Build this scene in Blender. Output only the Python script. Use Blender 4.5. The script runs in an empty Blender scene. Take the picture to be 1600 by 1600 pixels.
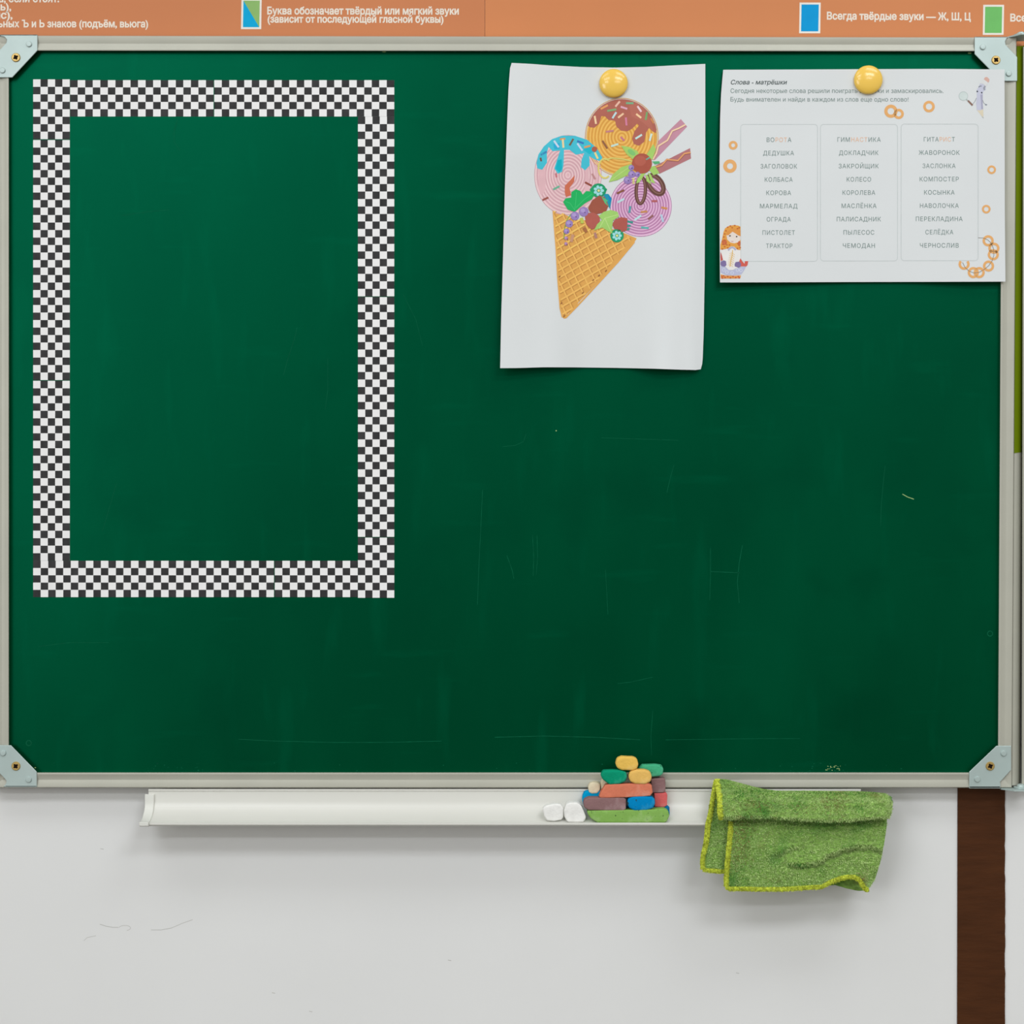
import bpy, bmesh, math, random
from mathutils import Vector, noise
from mathutils.geometry import delaunay_2d_cdt

# ------------------------------------------------------------------ camera, world, lights, exposure
S = 0.00066            # metres per photo pixel on the plane of the writing surface
YB = -0.016            # writing surface plane (the wall is y = 0, the room is at -y)
D0 = 1.8               # camera to writing surface
DC = D0 - YB
ZC = 1.25              # camera height
sc = bpy.context.scene
col = sc.collection

cam = bpy.data.cameras.new('camera'); cam.sensor_width = 36; cam.lens = 36 * D0 / (1600 * S)
co = bpy.data.objects.new('camera', cam); col.objects.link(co)
co.location = (0, -DC, ZC); co.rotation_euler = (math.pi / 2, 0, 0)
cam.clip_start = 0.05
sc.camera = co

AMB = 0.46
w = bpy.data.worlds.new('classroom_light'); sc.world = w; w.use_nodes = True
w.node_tree.nodes['Background'].inputs[0].default_value = (1.0, 0.97, 0.90, 1)
w.node_tree.nodes['Background'].inputs[1].default_value = AMB

def area(name, loc, rot, sx, sy, power, colr=(1, 1, 1)):
    l = bpy.data.lights.new(name, 'AREA'); l.shape = 'RECTANGLE'; l.size = sx; l.size_y = sy
    l.energy = power; l.color = colr
    o = bpy.data.objects.new(name, l); col.objects.link(o); o.location = loc; o.rotation_euler = rot
    return o
for lx, k in ((-0.95, 0.75), (1.05, 1.25)):
    area('ceiling_lamp', (lx, -1.15, 2.95), (0, 0, 0), 1.2, 0.6, 8 * k, (0.97, 1.0, 1.04))
    area('ceiling_lamp', (lx, -2.6, 2.95), (0, 0, 0), 1.2, 0.7, 25 * k, (0.97, 1.0, 1.04))
area('ceiling_lamp', (-1.5, -4.6, 2.95), (0, 0, 0), 1.2, 0.5, 40, (0.97, 1.0, 1.04))
area('ceiling_lamp', (1.3, -4.6, 2.95), (0, 0, 0), 1.2, 0.5, 30, (0.97, 1.0, 1.04))  # unseen rear lamp added as frontal fill, lightens the shadows on the wall
area('window_daylight', (-3.0, -5.2, 1.75), (0, math.radians(-90), 0), 1.5, 3.6, 80, (0.96, 0.98, 1.0))

sc.view_settings.view_transform = 'Standard'; sc.view_settings.look = 'None'
sc.view_settings.exposure = 0.15; sc.view_settings.gamma = 1.0
sc.view_settings.use_curve_mapping = False

# ------------------------------------------------------------------ helpers
def P(px, py, Y):
    """photo pixel -> world point at depth Y"""
    k = (DC + Y) / D0
    return Vector(((px - 800) * S * k, Y, ZC + (800 - py) * S * k))
def lin(c):
    c = c / 255.0
    return c / 12.92 if c <= 0.04045 else ((c + 0.055) / 1.055) ** 2.4
def rgba(c, k=1.0):
    return tuple(min(1, lin(v) * k) for v in c) + (1,)

def M(name, c, rough=0.6, spec=0.3, var=None, bump=None, metal=0.0, tint=None, second=None, sss=None):
    """var = (scale, amount, (sx,sy,sz)); second = (colour, scale, low, high, stretch)"""
    m = bpy.data.materials.new(name); m.use_nodes = True
    nt = m.node_tree; n = nt.nodes; L = nt.links; b = n['Principled BSDF']
    b.inputs['Base Color'].default_value = rgba(c)
    b.inputs['Roughness'].default_value = rough
    b.inputs['Specular IOR Level'].default_value = spec
    b.inputs['Metallic'].default_value = metal
    if tint: b.inputs['Specular Tint'].default_value = tint + (1,)
    tc = n.new('ShaderNodeTexCoord')
    def mapped(stretch):
        mp = n.new('ShaderNodeMapping'); mp.inputs['Scale'].default_value = stretch
        L.new(tc.outputs['Object'], mp.inputs['Vector']); return mp.outputs[0]
    out = None
    if var:
        nz = n.new('ShaderNodeTexNoise'); nz.inputs['Scale'].default_value = var[0]; nz.inputs['Detail'].default_value = 5
        L.new(mapped(var[2] if len(var) > 2 else (1, 1, 1)), nz.inputs['Vector'])
        mx = n.new('ShaderNodeMix'); mx.data_type = 'RGBA'
        a = var[1]
        mr = n.new('ShaderNodeMapRange'); mr.inputs[1].default_value = 0.3; mr.inputs[2].default_value = 0.7
        L.new(nz.outputs[0], mr.inputs[0]); L.new(mr.outputs[0], mx.inputs[0])
        mx.inputs[6].default_value = rgba(c, 1 - a); mx.inputs[7].default_value = rgba(c, 1 + a)
        out = mx.outputs[2]
    for sec in (second or []):
        nz = n.new('ShaderNodeTexNoise'); nz.inputs['Scale'].default_value = sec[1]; nz.inputs['Detail'].default_value = 4
        L.new(mapped(sec[4] if len(sec) > 4 else (1, 1, 1)), nz.inputs['Vector'])
        mr = n.new('ShaderNodeMapRange'); mr.inputs[1].default_value = sec[2]; mr.inputs[2].default_value = sec[3]
        L.new(nz.outputs[0], mr.inputs[0])
        mx = n.new('ShaderNodeMix'); mx.data_type = 'RGBA'; L.new(mr.outputs[0], mx.inputs[0])
        if out: L.new(out, mx.inputs[6])
        else: mx.inputs[6].default_value = rgba(c)
        mx.inputs[7].default_value = rgba(sec[0]); out = mx.outputs[2]
    if out: L.new(out, b.inputs['Base Color'])
    if bump:
        nz = n.new('ShaderNodeTexNoise'); nz.inputs['Scale'].default_value = bump[0]; nz.inputs['Detail'].default_value = 4
        L.new(mapped(bump[2] if len(bump) > 2 else (1, 1, 1)), nz.inputs['Vector'])
        bp = n.new('ShaderNodeBump'); bp.inputs['Strength'].default_value = bump[1]; bp.inputs['Distance'].default_value = 0.001
        L.new(nz.outputs[0], bp.inputs['Height']); L.new(bp.outputs[0], b.inputs['Normal'])
    return m

_cols = {}
def ink(c):
    """plain matt print colour"""
    if c not in _cols: _cols[c] = M('print_%d_%d_%d' % c, c, 0.65, 0.15, (90, 0.04))
    return _cols[c]

def wloc(o):
    v = Vector((0, 0, 0))
    while o: v += Vector(o.location); o = o.parent
    return v
def tag(o, label, cat=None, group=None, kind=None):
    if label: o['label'] = label
    if cat: o['category'] = cat
    if group: o['group'] = group
    if kind: o['kind'] = kind
    return o
def thing(name, loc, label, cat, group=None):
    o = bpy.data.objects.new(name, None); col.objects.link(o); o.location = loc; o.empty_display_size = 0.05
    return tag(o, label, cat, group)
def build(name, bm, mats, parent=None, origin=None, smooth=None):
    """bm is in world coordinates; becomes ONE mesh object"""
    if not isinstance(mats, (list, tuple)): mats = [mats]
    if origin is None:
        if bm.verts:
            xs = [v.co.x for v in bm.verts]; ys = [v.co.y for v in bm.verts]; zs = [v.co.z for v in bm.verts]
            origin = Vector(((min(xs) + max(xs)) / 2, (min(ys) + max(ys)) / 2, min(zs)))
        else: origin = Vector((0, 0, 0))
    origin = Vector(origin)
    for v in bm.verts: v.co -= origin
    me = bpy.data.meshes.new(name); bm.to_mesh(me); bm.free()
    for m in mats: me.materials.append(m)
    if smooth is not None:
        for p in me.polygons: p.use_smooth = True
        me.set_sharp_from_angle(angle=math.radians(smooth))
    o = bpy.data.objects.new(name, me); col.objects.link(o)
    if parent: o.parent = parent; o.location = origin - wloc(parent)
    else: o.location = origin
    return o
def box(bm, a, b, mi=0):
    x0, x1 = sorted((a[0], b[0])); y0, y1 = sorted((a[1], b[1])); z0, z1 = sorted((a[2], b[2]))
    v = [bm.verts.new(p) for p in ((x0, y0, z0), (x1, y0, z0), (x1, y1, z0), (x0, y1, z0), (x0, y0, z1), (x1, y0, z1), (x1, y1, z1), (x0, y1, z1))]
    for f in ((0, 3, 2, 1), (4, 5, 6, 7), (0, 1, 5, 4), (1, 2, 6, 5), (2, 3, 7, 6), (3, 0, 4, 7)):
        bm.faces.new([v[i] for i in f]).material_index = mi
def prism(bm, poly, Yf, Yb, mi=0):
    """outline in photo pixels measured at depth Yf, extruded straight back to Yb"""
    f = [P(x, y, Yf) for x, y in poly]
    area2 = sum(f[i].x * f[(i + 1) % len(f)].z - f[(i + 1) % len(f)].x * f[i].z for i in range(len(f)))
    if area2 < 0: f.reverse()
    a = [bm.verts.new(p) for p in f]; b = [bm.verts.new((p.x, Yb, p.z)) for p in f]
    n = len(f); fs = []
    fs.append(bm.faces.new(a)); fs.append(bm.faces.new(list(reversed(b))))
    for i in range(n): fs.append(bm.faces.new((a[(i + 1) % n], a[i], b[i], b[(i + 1) % n])))
    for q in fs: q.material_index = mi
    bmesh.ops.recalc_face_normals(bm, faces=fs)
    return fs
def lathe(bm, c, prof, seg=40, mi=0):
    """axis along -y at point c; prof = [(radius, height towards the camera)]"""
    rings = []
    for r, h in prof:
        if r < 1e-6: rings.append([bm.verts.new((c.x, c.y - h, c.z))])
        else: rings.append([bm.verts.new((c.x + r * math.cos(t), c.y - h, c.z + r * math.sin(t))) for t in [2 * math.pi * i / seg for i in range(seg)]])
    fs = []
    for A, B in zip(rings, rings[1:]):
        for i in range(seg):
            j = (i + 1) % seg
            if len(B) == 1: fs.append(bm.faces.new((A[i], A[j], B[0])))
            elif len(A) == 1: fs.append(bm.faces.new((A[0], B[j], B[i])))
            else: fs.append(bm.faces.new((A[i], A[j], B[j], B[i])))
    for f in fs: f.material_index = mi
    bmesh.ops.recalc_face_normals(bm, faces=fs)
def tube(bm, pts, r, seg=8, mi=0, flat=1.0):
    rings = []
    for i, p in enumerate(pts):
        t = (pts[min(i + 1, len(pts) - 1)] - pts[max(i - 1, 0)]).normalized()
        a = t.cross(Vector((0, -1, 0)))
        a = a.normalized() if a.length > 1e-4 else Vector((1, 0, 0))
        b = t.cross(a).normalized()
        rr = r(i / max(1, len(pts) - 1)) if callable(r) else r
        rings.append([bm.verts.new(p + a * rr * math.cos(q) + b * rr * flat * math.sin(q)) for q in [2 * math.pi * k / seg for k in range(seg)]])
    fs = []
    for A, B in zip(rings, rings[1:]):
        for k in range(seg): fs.append(bm.faces.new((A[k], A[(k + 1) % seg], B[(k + 1) % seg], B[k])))
    fs.append(bm.faces.new(list(reversed(rings[0])))); fs.append(bm.faces.new(rings[-1]))
    for f in fs: f.material_index = mi
    bmesh.ops.recalc_face_normals(bm, faces=fs)

def resample(pl, n):
    pl = [Vector(p) for p in pl]
    d = [0]
    for a, b in zip(pl, pl[1:]): d.append(d[-1] + (b - a).length)
    out = []
    for i in range(n):
        t = d[-1] * i / (n - 1); k = 0
        while k < len(pl) - 2 and d[k + 1] < t: k += 1
        out.append(pl[k].lerp(pl[k + 1], (t - d[k]) / max(1e-9, d[k + 1] - d[k])))
    return out
def coons(top, bottom, left, right, nu, nv):
    T, B = resample(top, nu), resample(bottom, nu); Lf, R = resample(left, nv), resample(right, nv)
    g = []
    for j in range(nv):
        v = j / (nv - 1); row = []
        for i in range(nu):
            u = i / (nu - 1)
            p = T[i] * (1 - v) + B[i] * v + Lf[j] * (1 - u) + R[j] * u - (T[0] * (1 - u) * (1 - v) + T[-1] * u * (1 - v) + B[0] * (1 - u) * v + B[-1] * u * v)
            row.append(p)
        g.append(row)
    return g
def sheet(bm, grid, Yf, thick, mi=0):
    """grid of pixel points -> sheet with thickness; Yf(u,v,px,py) is the front face depth"""
    nv, nu = len(grid), len(grid[0]); F = []; B = []
    for j in range(nv):
        fr = []; br = []
        for i in range(nu):
            p = grid[j][i]; y = Yf(i / (nu - 1), j / (nv - 1), p[0], p[1]); q = P(p[0], p[1], y)
            fr.append(bm.verts.new(q)); br.append(bm.verts.new((q.x, q.y + thick, q.z)))
        F.append(fr); B.append(br)
    fs = []
    for j in range(nv - 1):
        for i in range(nu - 1):
            fs.append(bm.faces.new((F[j][i], F[j + 1][i], F[j + 1][i + 1], F[j][i + 1])))
            fs.append(bm.faces.new((B[j][i], B[j][i + 1], B[j + 1][i + 1], B[j + 1][i])))
    for i in range(nu - 1):
        fs.append(bm.faces.new((F[0][i], F[0][i + 1], B[0][i + 1], B[0][i])))
        fs.append(bm.faces.new((F[-1][i + 1], F[-1][i], B[-1][i], B[-1][i + 1])))
    for j in range(nv - 1):
        fs.append(bm.faces.new((F[j + 1][0], F[j][0], B[j][0], B[j + 1][0])))
        fs.append(bm.faces.new((F[j][-1], F[j + 1][-1], B[j + 1][-1], B[j][-1])))
    for f in fs: f.material_index = mi
    return F

class Art:
    """flat print: pixel-space shapes in thin layers laid on a surface Y = surf(px, py)"""
    def __init__(self, surf, step=14, base=0):
        self.base = base
        self.bm = bmesh.new(); self.surf = surf; self.mats = []; self.step = step
    def mi(self, c):
        m = ink(c)
        if m not in self.mats: self.mats.append(m)
        return self.mats.index(m)
    def poly(self, pts, c, layer=0):
        vs = [self.bm.verts.new((x, layer, -y)) for x, y in pts]
        es = [self.bm.edges.new((vs[i], vs[(i + 1) % len(vs)])) for i in range(len(vs))]
        r = bmesh.ops.triangle_fill(self.bm, edges=es, use_beauty=True, use_dissolve=False, normal=(0, -1, 0))
        k = self.mi(c)
        for f in r['geom']:
            if isinstance(f, bmesh.types.BMFace): f.material_index = k
    def ell(self, cx, cy, rx, ry, c, layer=0, rot=0, n=28, a0=0, a1=2 * math.pi):
        full = abs(a1 - a0 - 2 * math.pi) < 1e-6
        pts = []
        for i in range(n if full else n + 1):
            t = a0 + (a1 - a0) * i / n
            x, y = rx * math.cos(t), ry * math.sin(t)
            pts.append((cx + x * math.cos(rot) - y * math.sin(rot), cy + x * math.sin(rot) + y * math.cos(rot)))
        self.poly(pts, c, layer)
    def line(self, pts, wd, c, layer=0, closed=False):
        pts = [Vector(p) for p in pts]; n = len(pts); k = self.mi(c)
        lo = []; hi = []
        for i in range(n):
            a = pts[(i - 1) % n] if (closed or i > 0) else pts[i]; b = pts[(i + 1) % n] if (closed or i < n - 1) else pts[i]
            t = (b - a); t = t.normalized() if t.length > 1e-9 else Vector((1, 0)); nn = Vector((-t.y, t.x)) * wd / 2
            lo.append(self.bm.verts.new((pts[i].x - nn.x, layer, -(pts[i].y - nn.y)))); hi.append(self.bm.verts.new((pts[i].x + nn.x, layer, -(pts[i].y + nn.y))))
        for i in range(n if closed else n - 1):
            j = (i + 1) % n
            self.bm.faces.new((lo[i], lo[j], hi[j], hi[i])).material_index = k
    def ring(self, cx, cy, r, wd, c, layer=0, ry=None, n=40, a0=0, a1=None, rot=0):
        ry = ry or r; cl = a1 is None; a1e = 2 * math.pi if cl else a1
        pts = []
        for i in range(n if cl else n + 1):
            t = a0 + (a1e - a0) * i / n; x, y = r * math.cos(t), ry * math.sin(t)
            pts.append((cx + x * math.cos(rot) - y * math.sin(rot), cy + x * math.sin(rot) + y * math.cos(rot)))
        self.line(pts, wd, c, layer, cl)
    def rod(self, x, y, ln, wd, ang, c, layer=0):
        a = math.radians(ang); dx, dy = math.cos(a) * ln / 2, math.sin(a) * ln / 2
        self.line([(x - dx, y - dy), (x + dx, y + dy)], wd, c, layer)
    def text(self, s, x0, x1, base, cap, c, bold=0.0, shear=0.0, slope=0.0, layer=0, spacing=1.0, colours=None):
        cu = bpy.data.curves.new('lettering', 'FONT'); cu.body = s; cu.space_character = spacing
        o = bpy.data.objects.new('lettering', cu); col.objects.link(o)
        cmat = [ink(c)] + [ink(cc) for (_, _, cc) in (colours or [])]
        for m in cmat: cu.materials.append(m)
        for k, (a, b, cc) in enumerate(colours or []):
            for i in range(a, b): cu.body_format[i].material_index = k + 1
        bpy.context.view_layer.update()
        crv = o.to_curve(bpy.context.evaluated_depsgraph_get())
        loops = []
        for sp in crv.splines:
            bp = sp.bezier_points; pts = []; n = len(bp)
            for i in range(n):
                p0, p1 = bp[i], bp[(i + 1) % n]
                straight = (p0.handle_right - p0.co).cross(p1.co - p0.co).length < 1e-5 and (p1.handle_left - p1.co).cross(p1.co - p0.co).length < 1e-5
                for t in ((0,) if straight else (0, 0.25, 0.5, 0.75)):
                    q = p0.co * (1 - t) ** 3 + p0.handle_right * 3 * t * (1 - t) ** 2 + p1.handle_left * 3 * t * t * (1 - t) + p1.co * t ** 3
                    v = Vector((q.x, q.y))
                    if not pts or (v - pts[-1]).length > 1e-4: pts.append(v)
            if len(pts) > 2 and (pts[0] - pts[-1]).length < 1e-4: pts.pop()
            if len(pts) > 2: loops.append((pts, sp.material_index))
        o.to_curve_clear(); bpy.data.objects.remove(o); bpy.data.curves.remove(cu)
        xs = [p.x for pts, _ in loops for p in pts]; lo, hi = min(xs), max(xs); sx = (x1 - x0) / (hi - lo); sy = cap / 0.729
        # overlapping contours are grouped by glyph extent, triangulated and kept where the winding is not zero
        groups = []
        for pts, mi_ in sorted(loops, key=lambda L_: min(p.x for p in L_[0])):
            a, b = min(p.x for p in pts), max(p.x for p in pts)
            if groups and groups[-1][2] == mi_ and a < groups[-1][1]: groups[-1][0].append(pts); groups[-1][1] = max(groups[-1][1], b)
            else: groups.append([[pts], b, mi_])
        for gl, _, mi_ in groups:
            if bold:   # heavier strokes: push every contour along its outward side
                big = max(gl, key=lambda q_: (max(p.x for p in q_) - min(p.x for p in q_)) * (max(p.y for p in q_) - min(p.y for p in q_)))
                sg = 1 if sum(big[i].cross(big[(i + 1) % len(big)]) for i in range(len(big))) > 0 else -1
                out = []
                for pts in gl:
                    n = len(pts); q = []
                    for i in range(n):
                        e0 = (pts[i] - pts[i - 1]).normalized(); e1 = (pts[(i + 1) % n] - pts[i]).normalized()
                        nn = Vector((e0.y + e1.y, -(e0.x + e1.x))); l2 = nn.length
                        nn = nn / l2 * min(1.6, 2 / max(0.3, l2)) if l2 > 1e-3 else Vector((e0.y, -e0.x))
                        q.append(pts[i] + nn * bold * sg)
                    out.append(q)
                gl = out
            V = []; E = []
            for pts in gl:
                k = len(V); V += pts; E += [(k + i, k + (i + 1) % len(pts)) for i in range(len(pts))]
            r = delaunay_2d_cdt(V, E, [], 0, 1e-5)
            mi = self.mats.index(cmat[mi_]) if cmat[mi_] in self.mats else (self.mats.append(cmat[mi_]) or len(self.mats) - 1)
            vv = {}
            for f in r[2]:
                cx = sum(r[0][i].x for i in f) / len(f); cy = sum(r[0][i].y for i in f) / len(f); wn = 0
                for pts in gl:
                    for i in range(len(pts)):
                        p, q = pts[i], pts[(i + 1) % len(pts)]
                        if (p.y <= cy) != (q.y <= cy):
                            if p.x + (cy - p.y) * (q.x - p.x) / (q.y - p.y) > cx: wn += 1 if q.y > p.y else -1
                if not wn: continue
                fv = []
                for i in f:
                    if i not in vv:
                        y = r[0][i].y * sy; x = x0 + (r[0][i].x - lo) * sx
                        vv[i] = self.bm.verts.new((x + shear * y, layer, -(base - y + slope * (x - x0))))
                    fv.append(vv[i])
                self.bm.faces.new(fv).material_index = mi
    def done(self, name, parent, label=None):
        bm = self.bm; st = self.step
        xs = [v.co.x for v in bm.verts]; zs = [v.co.z for v in bm.verts]
        if st:
            for ax, lo, hi in ((0, min(xs), max(xs)), (2, min(zs), max(zs))):
                q = math.floor(lo / st) * st + st
                while q < hi:
                    no = (1, 0, 0) if ax == 0 else (0, 0, 1); pc = (q, 0, 0) if ax == 0 else (0, 0, q)
                    bmesh.ops.bisect_plane(bm, geom=bm.verts[:] + bm.edges[:] + bm.faces[:], plane_co=pc, plane_no=no)
                    q += st
        for v in bm.verts:
            px, py, ly = v.co.x, -v.co.z, v.co.y
            v.co = P(px, py, self.surf(px, py) - 0.00010 - (ly + self.base) * 0.00004)
        bm.normal_update()
        for f in bm.faces:
            if f.normal.y > 0: f.normal_flip()
        o = build(name, bm, self.mats, parent)
        if label: o['label'] = label
        return o

# ------------------------------------------------------------------ materials
m_wall = M('wall_paint', (226, 227, 226), 0.55, 0.25, (5, 0.015), (60, 0.12))
m_brown = M('brown_paint', (72, 40, 18), 0.6, 0.15, (45, 0.16, (0.5, 1, 3)), (160, 0.25, (0.5, 1, 2)))
m_board = M('green_chalkboard', (0, 43, 19), 0.36, 0.62, None, (240, 0.03), tint=(0.0, 1.0, 0.50),
            second=[((0, 55, 29), 6, 0.42, 0.72, (1, 1, 0.45)), ((0, 58, 33), 26, 0.58, 0.80, (1.6, 1, 0.3)), ((0, 58, 33), 34, 0.62, 0.85, (0.3, 1, 1.8)), ((0, 36, 14), 9, 0.55, 0.8)])
m_alu = M('aluminium_frame', (178, 178, 165), 0.42, 0.5, (30, 0.03, (1, 1, 1)), metal=0.15)
m_zinc = M('zinc_bracket', (176, 193, 190), 0.38, 0.5, (40, 0.04), metal=0.25)
m_brass = M('yellow_zinc_screw', (190, 160, 95), 0.35, 0.5, (300, 0.15), metal=0.6)
m_dark = M('screw_recess', (30, 20, 14), 0.8, 0.1)
m_tray = M('tray_enamel', (213, 213, 206), 0.3, 0.5, (25, 0.02, (0.2, 1, 1)))
m_cap = M('white_plastic_cap', (218, 219, 212), 0.45, 0.4)
m_paper = M('white_paper', (217, 221, 222), 0.7, 0.15, (14, 0.012), (400, 0.05))
m_magnet = M('yellow_plastic', (243, 200, 88), 0.16, 0.5)
m_white_sq = M('white_square', (238, 238, 238), 0.6, 0.15, (60, 0.02))
m_black_sq = M('black_square', (50, 50, 51), 0.6, 0.2, (70, 0.35))
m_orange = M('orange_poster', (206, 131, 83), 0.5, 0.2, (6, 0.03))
m_orange_b = M('orange_poster_darker', (200, 126, 82), 0.5, 0.2, (6, 0.03))  # left panel's own slightly darker orange print
m_lime = M('lime_poster', (100, 120, 0), 0.6, 0.1, (8, 0.05))
m_chalkmark = M('chalk_mark', (12, 88, 60), 0.9, 0.05, (120, 0.25))
m_chalkmark2 = M('bright_chalk_mark', (150, 180, 120), 0.9, 0.05)
m_scuff = M('wall_scuff', (186, 186, 182), 0.8, 0.1)

# ------------------------------------------------------------------ setting
bm = bmesh.new(); box(bm, (-3.2, 0, 0), (3.2, 0.12, 3.0)); wall = build('wall_back', bm, m_wall, origin=(0, 0, 0)); wall['kind'] = 'structure'
bm = bmesh.new(); box(bm, (-3.2, -7.2, -0.1), (3.2, 0.12, 0))
fl = build('floor', bm, M('floor_boards', (96, 90, 84), 0.6, 0.2, (3, 0.05, (8, 1, 1))), origin=(0, 0, -0.1)); fl['kind'] = 'structure'
bm = bmesh.new()   # painted batten strip on the wall, slightly ragged right edge
random.seed(3)
zt, zb = P(0, 1100, 0).z, 0.0
ragged = []
n = 150
for i in range(n + 1):
    z = zt + (zb - zt) * i / n
    ragged.append((P(1570.3 + random.uniform(-0.6, 0.6), 0, -0.002).x, z))
xl = P(1497, 0, -0.002).x
prev = None
for (x, z) in ragged:
    cur = [bm.verts.new(q) for q in ((xl - (zt - z) * 0.002, -0.002, z), (x, -0.002, z), (x, 0, z), (xl - (zt - z) * 0.002, 0, z))]
    if prev:
        for k in range(4): bm.faces.new((prev[k], cur[k], cur[(k + 1) % 4], prev[(k + 1) % 4]))
    else: bm.faces.new(cur)
    prev = cur
bm.faces.new(prev); bmesh.ops.recalc_face_normals(bm, faces=bm.faces[:])
trim = build('trim_1', bm, m_brown); trim['kind'] = 'structure'
a = Art(lambda x, y: 0.0, None)   # hair-line scuffs on the wall paint
a.line([(156, 1444), (165, 1447), (176, 1449), (185, 1449)], 0.9, (188, 188, 184)); a.ring(195, 1450, 9, 0.7, (190, 190, 186), ry=4, n=18, a0=3.3, a1=7.5)
a.line([(236, 1453), (252, 1453), (268, 1450), (284, 1443), (301, 1437)], 0.8, (188, 188, 184)); a.line([(131, 1470), (136, 1465), (150, 1462)], 0.8, (194, 194, 190))
for x, y in ((157, 1326), (425, 1551), (483, 1580), (1150, 1520), (700, 1500)): a.line([(x, y), (x + 5, y + 1)], 1.0, (190, 190, 186))
a.done('scuff_mark', wall)

# ------------------------------------------------------------------ wall posters above the board
YP = -0.0016
def poster(name, x0, x1, y0, y1, mat, label, Y=YP):
    t = thing(name, P((x0 + x1) / 2, y1, Y), label, 'poster', 'orange letter-sound posters')
    bm = bmesh.new(); A, B = P(x0, y0, Y), P(x1, y1, Y); box(bm, (A.x, Y, A.z), (B.x, Y + 0.0012, B.z))
    build('panel', bm, mat, t); return t
WHITE = (232, 228, 220)
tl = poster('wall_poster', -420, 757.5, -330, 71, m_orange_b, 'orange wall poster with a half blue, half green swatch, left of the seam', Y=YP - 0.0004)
tr = poster('wall_poster', 758, 2000, -330, 72, m_orange, 'orange wall poster with a blue and a green swatch, right of the seam')
sl = lambda x, y: YP - 0.0004
srf = lambda x, y: YP
def swatch(par, surf, x0, y0, x1, y1, cols, label):
    a = Art(surf, None); sk = 0.4
    a.poly([(x0 + sk, y0), (x1 + sk, y0), (x1 - sk, y1), (x0 - sk, y1)], WHITE, 0)
    i = 3.0
    q = [(x0 + i + sk, y0 + i), (x1 - i + sk, y0 + i), (x1 - i - sk, y1 - i), (x0 + i - sk, y1 - i)]
    if len(cols) == 1: a.poly(q, cols[0], 1)
    else: a.poly([q[0], q[2], q[3]], cols[0], 1); a.poly([q[0], q[1], q[2]], cols[1], 1)
    a.done('swatch', par, label)
swatch(tl, sl, 377, -2, 408.5, 45.5, [(0, 165, 215), (140, 182, 108)], 'swatch split into blue and green')
swatch(tr, srf, 1249, 4, 1282, 52, [(0, 150, 212)], 'plain blue swatch')
swatch(tr, srf, 1536, 7.5, 1568.5, 54.5, [(112, 186, 104)], 'plain green swatch')
LT = (232, 222, 208)
def letter_line(par, surf, name, *args, **kw):
    a = Art(surf, None); a.text(*args, **kw); return a.done(name, par)
letter_line(tl, sl, 'lettering', 'ка, если стоят:', -9, 92, 3.2, 11.5, LT, 0.032)
letter_line(tl, sl, 'lettering', 'ль),', -9, 17, 16.0, 11.5, LT, 0.032)
letter_line(tl, sl, 'lettering', 'яс),', -8, 19, 29.0, 11.5, LT, 0.032)
letter_line(tl, sl, 'lettering', 'льных Ъ и Ь знаков (подъём, вьюга)', -11, 231, 42.3, 11.2, LT, 0.032, slope=0.001)
letter_line(tl, sl, 'lettering', 'Буква обозначает твёрдый или мягкий звуки', 418, 716.5, 22.2, 11.5, LT, 0.034, slope=0.001)
letter_line(tl, sl, 'lettering', '(зависит от последующей гласной буквы)', 418.5, 692.5, 35.0, 11.0, LT, 0.034, slope=0.001)
letter_line(tr, srf, 'lettering', 'Всегда твёрдые звуки — Ж, Ш, Ц', 1292.5, 1516.5, 30.2, 11.5, LT, 0.034, slope=0.006)
letter_line(tr, srf, 'lettering', 'Всегда мягкие звуки — Ч, Щ, Й', 1579, 1800, 33.2, 11.5, LT, 0.034, slope=0.006)
# ------------------------------------------------------------------ chalkboard
INN = [(14, 79.5), (1565.5, 80.5), (1559, 1207), (14, 1207)]
OUT = [(-10, 55.5), (1588.5, 58.5), (1581, 1231), (-10, 1231)]
board = thing('chalkboard', P(790, 1231, -0.012), 'large green chalkboard in an aluminium frame on the white wall', 'chalkboard')
bm = bmesh.new(); prism(bm, INN, YB, -0.004)
surf_o = build('writing_surface', bm, m_board, board)
def L2(a, b, u): return (a[0] + (b[0] - a[0]) * u, a[1] + (b[1] - a[1]) * u)
PROF = [(0, -0.0150), (0, -0.0214), (0.03, -0.0222), (0.10, -0.0225), (0.16, -0.0224), (0.46, -0.0206), (0.50, -0.0206), (0.90, -0.0224), (0.95, -0.0224), (0.985, -0.0218), (1, -0.0208), (1, -0.004)]
def rail(bm, i, inn, out):
    j = (i + 1) % 4
    rows = []
    for c in (i, j):
        rows.append([bm.verts.new(P(*L2(inn[c], out[c], u), Y)) for u, Y in PROF])
    n = len(PROF); fs = []
    for k in range(n): fs.append(bm.faces.new((rows[0][k], rows[0][(k + 1) % n], rows[1][(k + 1) % n], rows[1][k])))
    fs.append(bm.faces.new(rows[0])); fs.append(bm.faces.new(rows[1][::-1]))
    bmesh.ops.recalc_face_normals(bm, faces=fs)
for i in range(4):
    bm = bmesh.new(); rail(bm, i, INN, OUT)
    build('frame_rail', bm, m_alu, board, smooth=35)

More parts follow.
